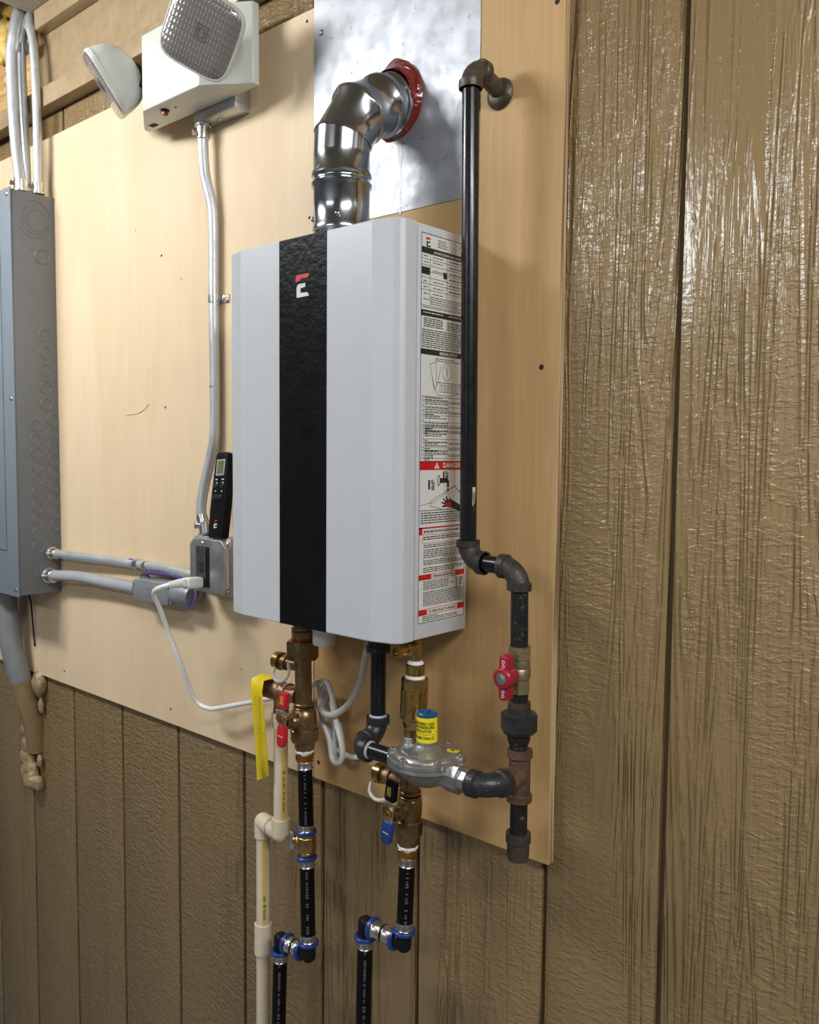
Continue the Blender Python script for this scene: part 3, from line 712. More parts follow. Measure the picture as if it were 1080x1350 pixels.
tz = -.392
te = thing('gas_pipe_tee', (1.2386, GY, -.498), 'rusty gas tee with drip leg and black elbow towards the regulator', 'pipe tee')
x = 1.2386
mb = MB()
mb.lathe((x, GY, -.3595), (0, 0, -1), [(0, .0112), (0, .0155), (.009, .0158), (.011, .0133), (.054, .0133), (.056, .0158), (.064, .0155), (.064, .0112)], 24)
mb.lathe((x, GY, tz), (0, -1, 0), [(0, .0133), (.019, .0133), (.021, .0155), (.029, .0155), (.029, .011)], 24)
mb.build('tee_body', 'rust', te)
mb = MB(); mb.lathe((x, GY - .0285, tz), (0, -1, 0), [(0, .0128), (.0045, .0122)], 20); lab(mb.build('thread_tape', 'teflon', te), 'white thread tape ring')
EY = -.1320; ey = tz + .001
mb = MB(); elbow(mb, (x, EY, ey), (0, 1, 0), (-1, 0, 0), .0285, RG + .0022, .0034, .012); mb.build('elbow', 'iron_dark', te)
MB().cyl((x, GY, -.420), (x, GY, -.470), RG, 20).build('drip_leg', 'worn_pipe', te)
mb = MB(); mb.lathe((x, GY, -.4635), (0, 0, -1), [(0, .0110), (0, .0152), (.011, .0155), (.013, .0138), (.028, .0136), (.034, .0120), (.035, .008)], 24); mb.build('end_cap', 'old_iron', te)

# regulator
RX, RY = 1.1420, EY
rg = thing('gas_pressure_regulator', (RX, RY, -.42), 'round silver gas pressure regulator with a yellow labelled stack', 'gas regulator')
zf = -.3790
mb = MB()
mb.lathe((RX, RY, zf), (0, 0, -1), [(0, .0475), (.0045, .0480), (.006, .0455), (.010, .0420), (.018, .034), (.024, .026), (.030, .018)], 40)
mb.tube([(RX - .040, RY, ey), (RX + .045, RY, ey)], .0155, 20)
mb.lathe((RX + .036, RY, ey), (1, 0, 0), [(0, .0150), (.0005, .0178), (.019, .0182), (.0195, .0165), (.0205, .0135), (.033, .0132)], 8, twist=PI / 8)
mb.lathe((RX - .036, RY, ey), (-1, 0, 0), [(0, .0150), (.0005, .0172), (.016, .0172), (.0165, .0140)], 8, twist=PI / 8)
mb.build('lower_body', 'alu', rg)
mb = MB()
mb.lathe((RX, RY, zf + .0005), (0, 0, 1), [(0, .0455), (0, .0478), (.004, .0478), (.0055, .0455), (.0065, .0410), (.0100, .0385), (.0112, .0345), (.0115, .0260), (.0150, .0180), (.0190, .0135), (.024, .0132)], 40)
mb.lathe((RX - .0340, RY + .0060, zf + .0050), (0, 0, 1), [(0, .0095), (.002, .0088), (.013, .0084), (.0142, .0078)], 18)
for i in range(6):
    g = math.radians(28 + 60 * i); p = V((RX + .0435 * math.cos(g), RY + .0435 * math.sin(g), zf + .002)); mb.lathe(p, (0, 0, 1), [(0, .0066), (.0055, .0064), (.006, .0055)], 14)
mb.build('cover', 'alu', rg)
for i in range(6):
    g = math.radians(28 + 60 * i); mb = MB(); screw(mb, (RX + .0430 * math.cos(g), RY + .0430 * math.sin(g), zf + .0085), (0, 0, 1), .0046); mb.build('screw', 'zinc', rg)
mb = MB(); mb.lathe((RX - .0340, RY + .0060, zf + .0190), (0, 0, 1), [(0, .0055), (.003, .0060), (.0035, .0075), (.0075, .0075), (.008, .006), (.0095, .006)], 8); lab(mb.build('vent_plug', 'brass_old', rg), 'brass plug on the cover boss')
zs = zf + .019
mb = MB(); mb.lathe((RX, RY, zs), (0, 0, 1), [(0, .0133), (.0365, .0130)], 32); stack_o = mb.build('spring_stack', 'yellow', rg); lab(stack_o, 'yellow wrapped spring tower')
mb = MB(); mb.lathe((RX, RY, zs + .0360), (0, 0, 1), [(0, .0134), (.0035, .0134), (.0045, .0125), (.0047, .0110), (.0040, .0100), (.0040, .0005)], 32)
mb.box((RX - .001, RY - .0045, zs + .040), (RX + .001, RY + .0045, zs + .0412)); lab(mb.build('stack_cap', 'blue_cap', rg), 'blue slotted cap')
mb = MB(); ctr = math.atan2(-.93162 - RY, 1.80939 - RX) - .42
def onst(a, b): 
    g = ctr + a / .0134
    return V((RX + .01345 * math.cos(g), RY + .01345 * math.sin(g), zs + b))
for s_, zz, sz in (('CERTIFIED GAS', .0272, .0050), ('LINE PRESSURE', .0228, .0050), ('REGULATOR', .0180, .0050), ('Z21.80/CSA6.22', .0096, .0050)):
    put_text(mb, s_, sz, lambda a, b: onst(a, b + zz), 0, {'REGULATOR': .0225}.get(s_, .0300), .025)
for i in range(14): 
    a0 = -.014 + i * .002; mb.add([onst(a0, .0152), onst(a0 + .002, .0152), onst(a0 + .002, .0157), onst(a0, .0157)], [(0, 1, 2, 3)])
mb.build('stack_print', 'ink', stack_o)
mb = MB(); Mx = Matrix.Translation((RX + .023, RY + .016, zf + .0118)) @ Matrix.Rotation(.35, 4, 'Z')
mb.box((-.008, -.004, 0), (.012, .004, .0006), 0, Mx); mb.box((.002, -.0015, .0005), (.006, .0015, .0009), 1, Mx); lab(mb.build('warning_sticker', ['yellow', 'ink'], rg), 'small yellow warning sticker on the cover')
mb = MB()
for i in range(14):
    g = math.radians(200 + i * 9); p = V((RX + .031 * math.cos(g), RY + .031 * math.sin(g), zf + .0116)); mb.box((-.0011, -.0018, 0), (.0011, .0018, .0007), 0, Matrix.Translation(p) @ Matrix.Rotation(g + PI / 2, 4, 'Z'))
mb.build('cast_lettering', 'alu', rg)

# gas inlet from regulator up to the heater
gi = thing('gas_inlet_pipe', (1.018, -.088, -.40), 'black gas pipe and elbows between the regulator and the heater underside', 'gas pipe')
mb = MB(); mb.lathe((1.0175, -.088, HZ0 + .004), (0, 0, -1), [(0, .0150), (.030, .0150), (.031, .0168), (.038, .0168), (.039, .0112)], 22); lab(mb.build('coupling', 'iron_dark', gi), 'iron coupling under the cabinet')
MB().cyl((1.0175, -.088, -.270), (1.0175, -.088, -.362), RG, 22).build('nipple', 'black_pipe', gi)
mb = MB(); elbow(mb, (1.0175, -.088, ey), (0, 0, 1), (0, -1, 0), .030, RG + .0020, .0036, .012, street_b=True); mb.build('street_elbow', 'iron_dark', gi)
mb = MB(); elbow(mb, (1.0180, EY, ey), (0, 1, 0), (1, 0, 0), .027, RG + .0020, .0036, .012); mb.build('elbow', 'iron_dark', gi)
MB().cyl((1.036, EY, ey), (RX - .040, EY, ey), RG, 22).build('nipple', 'black_pipe', gi)
for p_, d_, l_ in (((1.0445, EY, ey), (1, 0, 0), .004), ((1.0175, -.088, ey + .0295), (0, 0, 1), .003)):
    mb = MB(); mb.lathe(p_, d_, [(0, .0128), (l_, .0112)], 20); lab(mb.build('pipe_dope', 'lfmc', gi), 'grey pipe dope at the joint')

# ------------------------------------------------------------------ hot and cold service valves
HY = -.075
def axis_fn(x0, z0, x1, z1): return lambda z: V((x0 + (x1 - x0) * (z - z0) / (z1 - z0), HY, z))
hot = axis_fn(.8478, -.25, .8627, -.77)
cold = axis_fn(1.0745, -.25, 1.0575, -.66)
def stack(mb, ax, rows, m=0):
    for z0, z1, r0, r1, n in rows:
        a, b = ax(z0), ax(z1); c_ = min(.0012, abs(z0 - z1) * .2); L = (b - a).length
        if n <= 8: mb.lathe(a, b - a, [(0, r0 - c_), (c_, r0), (L - c_, r1), (L, r1 - c_)], n, m, V((.6, -.8, 0)))
        else: mb.lathe(a, b - a, [(0, r0 - c_), (c_, r0), (L - c_, r1), (L, r1 - c_)], n, m)
def lever(name, t, p, top_mat, bot_mat, lean, top_rng, bot_rng, w):
    """valve lever on a stem pointing at the room: steel plate with two vinyl grips"""
    Mt = Matrix.Translation(p) @ Matrix.Rotation(lean, 4, 'Y')
    mb = MB(); mb.box((-w * .42, -.0014, bot_rng[1] + .004), (w * .42, .0014, top_rng[1] - .004), 0, Mt)
    mb.box((-w * .42, -.009, -.001), (-w * .42 + .0016, .001, .012), 0, Mt)
    lv = mb.build(name, 'zinc', t, bevel=.0008)
    mb = MB(); mb.lathe(Mt @ V((0, -.001, 0)), (0, -1, 0), [(0, .0068), (.0005, .0074), (.0048, .0074), (.0055, .006), (.0055, .0036), (.0085, .0034), (.009, .002)], 6); mb.build('stem_nut', 'brass', lv)
    for (a, b), m_, ink, nm in ((top_rng, top_mat, 'ink_gold', 'top_grip'), (bot_rng, bot_mat, 'ink_white', 'bottom_grip')):
        mb = MB(); k = .86 if nm == 'bottom_grip' else 1
        mb.prism([(-w / 2 * .95, a), (w / 2 * .95, a), (w / 2, (a + b) / 2), (w / 2 * k, b + .002), (w / 2 * k - .003, b), (-w / 2 * k + .003, b), (-w / 2 * k, b + .003), (-w / 2, (a + b) / 2)], lambda q, r_, h: Mt @ V((q, h, r_)), -.0042, .0042)
        g = mb.build(nm, m_, lv, bevel=.0016)
        mb = MB(); rr = random.Random(len(nm)); zc = (a + b) / 2
        for j in range(5 if nm == 'top_grip' else 1):
            for i in range(4 if nm == 'bottom_grip' else 3):
                s_ = -.0045 + i * .0026 + rr.random() * .0008; z_ = zc + (.005 - j * .0026 if nm == 'top_grip' else 0)
                mb.box((s_, -.0046, z_), (s_ + .0016, -.0041, z_ + .0014), 0, Mt)
        mb.build('grip_print', ink, g)
    return lv
def drain(t, p, ax_dir, length, mat):
    d = V(ax_dir).normalized(); p = V(p); mb = MB()
    mb.lathe(p, d, [(0, .0095), (length * .45, .0095), (length * .45, .0120), (length * .62, .0120), (length * .64, .009), (length - .012, .009)], 20)
    mb.build('drain_port', mat, t)
    mb = MB(); q = p + d * length
    mb.lathe(q - d * .0125, d, [(0, .0118), (0, .0140), (.0115, .0142), (.0125, .0130), (.0105, .0120), (.0105, .0005)], 24)
    mb.build('drain_cap', 'brass', t)
# hot outlet
hv = thing('hot_water_service_valve', hot(-.46), 'brown brass union valve with red lever under the black heater stripe', 'valve')
mb = MB(); stack(mb, hot, [(-.234, -.2640, .0125, .0125, 20), (-.2630, -.2690, .0165, .0165, 20), (-.2690, -.2860, .0172, .0168, 8)]); mb.build('inlet_collar', 'brass_old', hv, ang=30)
mb = MB(); stack(mb, hot, [(-.2835, -.3125, .0255, .0255, 6)]); mb.build('union_nut', 'brass_old', hv, ang=30, bevel=.002)
mb = MB(); stack(mb, hot, [(-.311, -.3810, .0128, .0128, 24), (-.3790, -.3835, .0155, .0155, 24), (-.3850, -.3885, .0160, .0160, 24)])
mb.lathe(hot(-.388), hot(-.425) - hot(-.388), [(0, .0150), (.004, .0180), (.012, .0192), (.022, .0192), (.030, .0180), (.037, .0165)], 28)
mb.lathe(hot(-.403), (0, -1, 0), [(.010, .0120), (.024, .0110), (.027, .0090), (.038, .0085)], 18)
stack(mb, hot, [(-.4180, -.4375, .0220, .0215, 8), (-.4365, -.4510, .0158, .0152, 8)]); mb.build('valve_body', 'brass_old', hv, ang=30)
mb = MB(); stack(mb, hot, [(-.2800, -.2842, .0168, .0168, 24)]); lab(mb.build('gasket', 'darkred', hv), 'thin dark red gasket line')
drain(hv, hot(-.324) - V((.010, 0, 0)), (-1, 0, 0), .051, 'brass_old')
lever('lever', hv, V((.8525, -.1165, -.3945)), 'red', 'red', .09, (.041, .016), (-.010, -.043), .0165)
mb = MB(); mb.tube(smooth_path([(.7960, -.084, -.331), (.7975, -.090, -.342), (.808, -.092, -.3500), (.823, -.092, -.3475), (.8345, -.091, -.336), (.8345, -.090, -.318)], 5), .0026, 8); lab(mb.build('cap_strap', 'tubing', hv), 'clear plastic strap of the drain cap')
# pressure relief valve with tag
rv = thing('relief_valve', (.797, HY, -.39), 'bronze pressure relief valve hung with a long yellow paper tag', 'valve')
mb = MB(); zc = -.3715
mb.lathe((.8390, HY, zc), (-1, 0, 0), [(0, .0125), (.022, .0128), (.0225, .0150), (.0245, .0150), (.026, .0135), (.036, .0138), (.038, .0155), (.083, .0158), (.0845, .0145)], 28)
mb.lathe((.7985, HY, zc), (0, 0, -1), [(0, .0115), (.026, .0112), (.027, .0122), (.033, .0122)], 20); mb.build('valve_body', 'bronze', rv)
for xx in (.7556, .8165):
    mb = MB(); mb.lathe((xx, HY, zc), (-1, 0, 0), [(0, .0159), (.0010, .0159)], 28); lab(mb.build('thread_tape', 'teflon', rv), 'white thread tape ring')
mb = MB(); prof = [(.7700, -.0700, -.3525), (.7690, -.0900, -.3540), (.7690, -.0940, -.3720), (.7695, -.0920, -.3950), (.7700, -.0900, -.4300), (.7710, -.0885, -.4700), (.7730, -.0880, -.5120)]
vs = []; fs = []
for i, (cx, cy, cz) in enumerate(prof):
    for j in range(5):
        u = j / 4 - .5; vs.append((cx + u * .036, cy - .0045 + .003 * math.cos(u * 5 + i * .4) - .004 * u, cz + u * .019 * (i / 6)))
for i in range(6):
    for j in range(4): fs.append((i * 5 + j, i * 5 + j + 1, i * 5 + j + 6, i * 5 + j + 5))
n0 = len(vs); vs += [(a + .0003, b + .0007, c_) for a, b, c_ in vs]; fs += [tuple(reversed([k + n0 for k in f])) for f in fs]
rim = list(range(0, 5)) + [9 + 5 * i for i in range(5)] + [34, 33, 32, 31, 30] + [25 - 5 * i for i in range(5)]
fs += [(rim[k], rim[(k + 1) % len(rim)], n0 + rim[(k + 1) % len(rim)], n0 + rim[k]) for k in range(len(rim))]
mb.add(vs, fs); tg = mb.build('warning_tag', 'yellow_tag', rv, ang=80); lab(tg, 'long yellow printed paper tag')
mb = MB(); rr = random.Random(9)
for i in range(44):
    cz = -.3880 - i * .0028
    f = (-.3720 - cz) / .14; k_ = 2 + max(0, min(3.999, f * 4.0)); a = int(k_); fr = k_ - a
    p0, p1 = prof[a], prof[min(6, a + 1)]; ii = a + fr
    def tp(u, dz):
        cx = p0[0] + (p1[0] - p0[0]) * fr; cy = p0[1] + (p1[1] - p0[1]) * fr; cz2 = p0[2] + (p1[2] - p0[2]) * fr
        return V((cx + u * .036, cy - .0045 + .003 * math.cos(u * 5 + ii * .4) - .004 * u - .0004, cz2 + u * .019 * ii / 6 + dz))
    s_ = -.42
    while s_ < .30:
        w = rr.uniform(.04, .13); mb.add([tp(s_, 0), tp(s_ + w, 0), tp(s_ + w, .0007), tp(s_, .0007)], [(0, 1, 2, 3)]); s_ += w + .03
mb.build('tag_print', simple('brown_ink', (.33, .22, .02, 1), .6), tg)

# cold inlet
cv = thing('cold_water_service_valve', cold(-.53), 'brass union valve with blue lever grip, behind and below the regulator', 'valve')
mb = MB(); stack(mb, cold, [(-.405, -.4570, .0130, .0130, 24), (-.4555, -.4610, .0152, .0152, 24), (-.4625, -.4665, .0158, .0158, 24)])
mb.lathe(cold(-.466), cold(-.502) - cold(-.466), [(0, .0145), (.003, .0165), (.010, .0172), (.022, .0172), (.025, .0168), (.026, .0160), (.036, .0160)], 28)
mb.lathe(cold(-.481), (0, -1, 0), [(.010, .0115), (.022, .0105), (.025, .0085), (.038, .0080)], 18)
stack(mb, cold, [(-.4960, -.5185, .0196, .0190, 8), (-.5175, -.5325, .0152, .0148, 8)]); mb.build('valve_body', 'brass_old', cv, ang=30)
drain(cv, cold(-.4470) - V((.010, 0, 0)), (-1, 0, 0), .052, 'bronze')
lever('lever', cv, V((1.0660, -.1165, -.4745)), 'blk', 'blue', .12, (.044, .016), (-.013, -.043), .0175)
mb = MB(); mb.tube(smooth_path([(1.0035, -.086, -.458), (1.0050, -.090, -.471), (1.0180, -.091, -.4780), (1.035, -.090, -.473), (1.044, -.088, -.462)], 5), .0026, 8); lab(mb.build('cap_strap', 'white_pl', cv), 'white plastic strap of the drain cap')
# check valve above it
ck = thing('check_valve', cold(-.37), 'bright brass check valve with side drain between heater and regulator', 'valve')
mb = MB(); stack(mb, cold, [(-.234, -.2770, .0078, .0078, 20)])
mb.lathe(cold(-.258), (0, -1, 0), [(0, .0085), (.016, .0080), (.017, .0096), (.021, .0096), (.022, .0075), (.034, .0072), (.035, .0098), (.040, .0098), (.0405, .0060), (.037, .0055), (.037, .0003)], 20)
mb.build('drain_elbow', 'brass', ck)
mb = MB(); stack(mb, cold, [(-.2815, -.2965, .0128, .0128, 24)]); stack(mb, cold, [(-.3000, -.3155, .0182, .0182, 8)])
mb.lathe(cold(-.3145), cold(-.372) - cold(-.3145), [(0, .0178), (.0005, .0184), (.040, .0184), (.042, .0165), (.046, .0150), (.0575, .0125)], 28)
stack(mb, cold, [(-.370, -.410, .0125, .0125, 20)]); mb.build('check_body', 'brass', ck)
for row in ((-.2770, -.2815, .0095, .0115, 20), (-.2965, -.3005, .0130, .0140, 20)):
    mb = MB(); stack(mb, cold, [row]); lab(mb.build('thread_tape', 'teflon', ck), 'white thread tape ring')

# ------------------------------------------------------------------ PEX pipes
RP = .0112
def dashes(mb, p0, p1, ang, m=0, seed=1, dens=.75, h=.0045):
    """run of tiny printed marks along a tube"""
    rr = random.Random(seed); p0, p1 = V(p0), V(p1); L = (p1 - p0).length; t = (p1 - p0) / L; s_ = .004
    side = V((math.cos(ang), math.sin(ang), 0)); tang = V((-math.sin(ang), math.cos(ang), 0))
    while s_ < L - .006:
        w = rr.uniform(.0012, .0028)
        if rr.random() < dens:
            q = p0 + t * s_ + side * (RP + .0002); k = h * rr.uniform(.5, 1)
            mb.add([q - tang * k / 2, q + tang * k / 2, q + tang * k / 2 + t * w, q - tang * k / 2 + t * w], [(0, 1, 2, 3)])
        s_ += w + .0012
VIEW = -.78
def pex_line(name, label, ax, ztop, zadapt, zel, el2, zlow_x, with_valve):
    t = thing(name, ax(zel), label, 'water pipe')
    mb = MB(); stack(mb, ax, [(zadapt + .0040, zadapt, .0142, .0140, 24)]); lab(mb.build('thread_tape', 'teflon', t), 'white thread tape ring')
    mb = MB(); stack(mb, ax, [(zadapt, zadapt - .0115, .0150, .0146, 6), (zadapt - .0105, zadapt - .014, .0115, .0115, 20)]); mb.build('adapter', 'copper_brass', t, bevel=.0008, ang=30)
    c_ = ax(zel); e2 = V(el2)
    def crimp(p, d, L=.0120):
        mb = MB(); mb.lathe(p, d, [(0, RP), (0, RP + .0012), (.0012, RP + .0016), (.0022, RP + .0005), (L - .0025, RP + .0005), (L - .001, RP + .0016), (L, RP + .0010), (L, RP)], 24)
        mb.build('crimp_sleeve', 'crimp', t)
    def bring(p, d):
        mb = MB(); mb.lathe(p, d, [(0, RP), (0, RP + .0034), (.0012, RP + .0046), (.0048, RP + .0046), (.0060, RP + .0034), (.0060, RP)], 24); mb.build('collar_ring', 'blue', t)
    dn = (ax(zel) - ax(zadapt)).normalized()
    def tube_part(a, b, seed, print_from=0.0):
        MB().cyl(a, b, RP, 24).build('tube', 'pex', t)
        mb = MB(); dashes(mb, V(a).lerp(V(b), print_from), b, VIEW, 0, seed); mb.build('tube_print', 'ink_gray', t.children[-1] if False else D.objects[[o.name for o in t.children if o.name.startswith('tube')][-1]])
    crimp(ax(zadapt - .0130), dn)
    top_end = zel + .0245
    if with_valve:
        zv = -.598
        tube_part(ax(zadapt - .0125), ax(zv + .030), 1)
        crimp(ax(zv + .0325), dn, .0105); bring(ax(zv + .0235), dn)
        tube_part(ax(zv - .030), ax(top_end), 2); bring(ax(zv - .0160), dn); crimp(ax(zv - .0205), dn, .0130)
    else:
        tube_part(ax(zadapt - .0125), ax(top_end), 3)
    crimp(ax(top_end + .0075), dn, .0115); bring(ax(top_end - .0040), dn)
    dx = (e2 - c_).normalized(); L = (e2 - c_).length
    up = V((0, 0, 1))
    mb = MB(); mb.cyl(c_ + dn * .004, c_ - dn * .0205, .0108, 24); mb.cyl(c_, c_ + dx * .0205, .0108, 24); mb.sphere(c_ + dn * .004, .0108, nu=24, nv=14, sc=(1, 1, .8)); mb.sphere(c_, .0108, nu=24, nv=14); mb.build('elbow', 'blk', t)
    bring(c_ + dx * .0125, dx)
    mid = c_.lerp(e2, .5)
    crimp(c_ + dx * .0175, dx, L / 2 - .0190); crimp(mid + dx * .0015, dx, L / 2 - .0190)
    MB().cyl(c_ + dx * .018, e2 - dx * .018, RP - .0003, 24).build('tube', 'pex', t)
    mb = MB(); mb.lathe(mid - dx * .0015, dx, [(0, RP), (0, RP + .0012), (.003, RP + .0012), (.003, RP)], 24); mb.build('spacer_ring', 'blk', t)
    bring(e2 - dx * .0175, dx)
    lowdir = (V((zlow_x, e2.y, Zf)) - e2).normalized()
    mb = MB(); mb.cyl(e2 - lowdir * .004, e2 + lowdir * .0205, .0108, 24); mb.cyl(e2, e2 - dx * .0205, .0108, 24); mb.sphere(e2 - lowdir * .004, .0108, nu=24, nv=14, sc=(1, 1, .8)); mb.sphere(e2, .0108, nu=24, nv=14); mb.build('elbow', 'blk', t)
    bring(e2 + lowdir * .0150, lowdir); crimp(e2 + lowdir * .0200, lowdir, .0130)
    tube_part(e2 + lowdir * .0205, V((zlow_x, e2.y, Zf + .0005)), 4)
    return t
hp = pex_line('pex_pipe', 'black plastic hot water pipe with small brass stop valve, left of the two', hot, 0, -.4548, -.7690, (.8024, -.0797, -.7690), .7700, True)
cp = pex_line('pex_pipe', 'black plastic cold water pipe below the blue lever, right of the two', cold, 0, -.5368, -.6745, (.9859, -.0776, -.6745), .9640, False)
sv = thing('stop_valve', hot(-.615), 'small bright brass stop valve with grey tab, in the left black pipe', 'valve')
mb = MB(); stack(mb, hot, [(-.5765, -.5850, .0120, .0135, 24), (-.5840, -.6080, .0150, .0150, 8), (-.6070, -.6150, .0135, .0120, 24)])
d_ = V((-.93, -.36, 0)).normalized()
mb.lathe(hot(-.595), d_, [(.008, .0110), (.016, .0100), (.018, .0065), (.0215, .0065)], 18); mb.build('valve_body', 'brass', sv, bevel=.0006)
Mt = Matrix.Translation(hot(-.595) + d_ * .0195) @ Matrix.Rotation(math.atan2(d_.y, d_.x), 4, 'Z')
mb = MB(); mb.prism([(0, -.0135), (.0075, -.0145), (.0100, -.012), (.0100, .0125), (.0070, .0145), (0, .0120)], lambda a, b, h: Mt @ V((a, h, b)), -.0028, .0028); lab(mb.build('tab_handle', 'crimp', sv, bevel=.0010), 'grey metal tab handle')

# ------------------------------------------------------------------ CPVC discharge pipe
RC_ = .0111
ct = thing('discharge_pipe', (.7444, -.0668, -.80), 'cream plastic relief discharge pipe with yellow stripe, left of the black pipes', 'drain pipe')
mb = MB(); mb.lathe((.7985, HY, -.4015), (0, 0, -1), [(0, .0118), (.004, .0125), (.005, .0146), (.016, .0146), (.0165, .0135), (.028, .0132)], 8); mb.build('threaded_adapter', 'cpvc', ct)
MB().cyl((.7985, HY, -.425), (.7975, HY, -.585), RC_, 24).build('tube', 'cpvc', ct)
E1, E2 = V((.7973, HY, -.598)), V((.7444, -.0668, -.598)); dx = (E2 - E1).normalized()
def pelbow(c_, da, db, f=.0235, r=.0142):
    mb = MB(); mb.tube([c_ + da * f, c_ + da * .004] + [c_ + da * .004 * (1 - s) ** 2 + db * .004 * s * s for s in (.25, .5, .75)] + [c_ + db * .004, c_ + db * f], r, 24)
    mb.sphere(c_, r, nu=24, nv=14); mb.build('elbow', 'cpvc', ct)
pelbow(E1, V((0, 0, 1)), dx); pelbow(E2, -dx, V((0, 0, -1)), .0245)
MB().cyl(E1 + dx * .02, E2 - dx * .02, RC_, 20).build('tube', 'cpvc', ct)
MB().cyl((.7444, -.0668, -.610), (.7400, -.0668, Zf + .0005), RC_, 24).build('tube', 'cpvc', ct)
mb = MB(); mb.lathe((.7435, -.0668, -.7690), (0, 0, -1), [(0, RC_), (0, .0143), (.0245, .0143), (.0250, .0138), (.0255, .0143), (.0500, .0143), (.0500, RC_)], 24); mb.build('coupling', 'cpvc', ct)
def stripe(par, p0, p1, a0, a1, words):
    p0, p1 = V(p0), V(p1); mb = MB(); N = 5; r = RC_ + .00012
    mb.add([p + V((math.cos(g), math.sin(g), 0)) * r for p in (p0, p1) for g in (a0 + (a1 - a0) * i / N for i in range(N + 1))], [(i, i + 1, N + 2 + i, N + 1 + i) for i in range(N)], 0)
    am = (a0 + a1) / 2
    for z_, s_, ln in words:
        def fn(a, b): 
            g = am - (b - .0015) / RC_; return V((p0.x, p0.y, z_ + a)) + V((math.cos(g), math.sin(g), 0)) * (r + .0002) + V((p1.x - p0.x, 0, 0)) * ((p0.z - z_) / (p0.z - p1.z))
        put_text(mb, s_, .0050, fn, 1, ln, .02)
    lab(mb.build('printed_stripe', ['yellow_str', 'ink'], par), 'yellow printed stripe along the pipe')
stripe(ct, (.7985, HY, -.462), (.7976, HY, -.574), -.62, .10, [(-.520, 'CPVC 4120 100 PSI @ 180F', .085)])
stripe(ct, (.7443, -.0668, -.624), (.7436, -.0668, -.768), -.80, -.15, [(-.738, '100 PSI @ 180F', .040)])
stripe(ct, (.7432, -.0668, -.820), (.7402, -.0668, -1.45), -.35, .25, [])

# ------------------------------------------------------------------ power cord and tubing
pc_ = thing('power_cord', (.58, -.08, -.24), 'white heater power cord plugged into the outlet, coiled behind the pipes', 'power cord')
Mt = Matrix.Translation((.5800, -.0680, -.2230)) @ Matrix.Rotation(-.16, 4, 'Z')
mb = MB(); mb.prism([(-.0140, .0060), (.0120, .0075), (.0135, -.0060), (.0100, -.0110), (-.0120, -.0115), (-.0145, -.0060)], lambda a, b, h: Mt @ V((a, h, b)), 0, -.0280)
mb.prism([(-.0090, .0055), (.0085, .0065), (.0090, -.0070), (-.0090, -.0085)], lambda a, b, h: Mt @ V((a, h, b)), -.027, -.0350); mb.build('plug', 'white_pl', pc_, bevel=.0022, seg=3)
p0 = Mt @ V((0, -.0340, -.0005)); mb = MB(); dd = V((-.30, -.95, -.10)).normalized()
mb.lathe(p0, dd, [x_ for i in range(5) for x_ in ((i * .0046, .0078 - i * .0005), (i * .0046 + .0030, .0078 - i * .0005), (i * .0046 + .0031, .0066 - i * .0005), (i * .0046 + .0045, .0066 - i * .0005))], 16); mb.build('strain_relief', 'white_pl', pc_)
q0 = p0 + dd * .022
mb = MB(); mb.tube(smooth_path([q0 - dd * .004, q0, (.546, -.133, -.2345), (.533, -.128, -.2480), (.5275, -.114, -.2720), (.526, -.097, -.3150), (.5409, -.082, -.3715), (.5445, -.067, -.4180), (.5540, -.056, -.4440), (.5760, -.052, -.4495), (.5974, -.050, -.4460), (.6481, -.045, -.4301), (.6986, -.040, -.4145), (.7692, -.033, -.3902), (.8268, -.033, -.3645), (.8392, -.038, -.3576), (.8684, -.045, -.3489), (.8801, -.045, -.3665), (.8852, -.045, -.3947), (.8984, -.045, -.4268), (.9051, -.045, -.4544), (.8954, -.045, -.4697), (.8769, -.040, -.4685), (.8701, -.040, -.4405), (.8530, -.040, -.4086), (.8495, -.038, -.3735), (.8597, -.038, -.3574)], 5), .0042, 10); mb.build('cord', 'white_pl', pc_)
mb = MB(); mb.tube(smooth_path([(.8353, -.029, -.3664), (.8423, -.029, -.4011), (.8629, -.029, -.4363), (.8748, -.029, -.4538), (.9062, -.029, -.4616), (.9505, -.029, -.4485)], 5), .0042, 10)
mb.tube(smooth_path([(.8593, -.030, -.3856), (.8796, -.030, -.417), (.8897, -.030, -.4503), (.8849, -.030, -.4716), (.8749, -.031, -.4717), (.8766, -.034, -.4402), (.88, -.037, -.4028), (.872, -.036, -.372), (.858, -.034, -.362)], 5), .0042, 10)
mb.build('cord_coil', 'white_pl', pc_)
mb = MB(); ring_torus(mb, (.8695, -.038, -.395), (.25, .1, 1), .0165, .0012, 18, 5); lab(mb.build('cable_tie', 'tubing', pc_), 'clear cable tie around the coil')
o = MB().tube(smooth_path([(.982, -.072, HZ0 + .003), (.9815, -.071, -.255), (.9800, -.070, -.2720), (.9723, -.068, -.2945), (.9586, -.060, -.3226), (.940, -.055, -.3528), (.9146, -.050, -.3794), (.8885, -.0545, -.3952), (.8666, -.0530, -.3903), (.8476, -.0260, -.3786), (.8283, -.024, -.3677)], 5), .0050, 10).build('drain_tubing', 'tubing'); tag(o, 'translucent tube curving from the heater underside to the cord coil', 'tube')

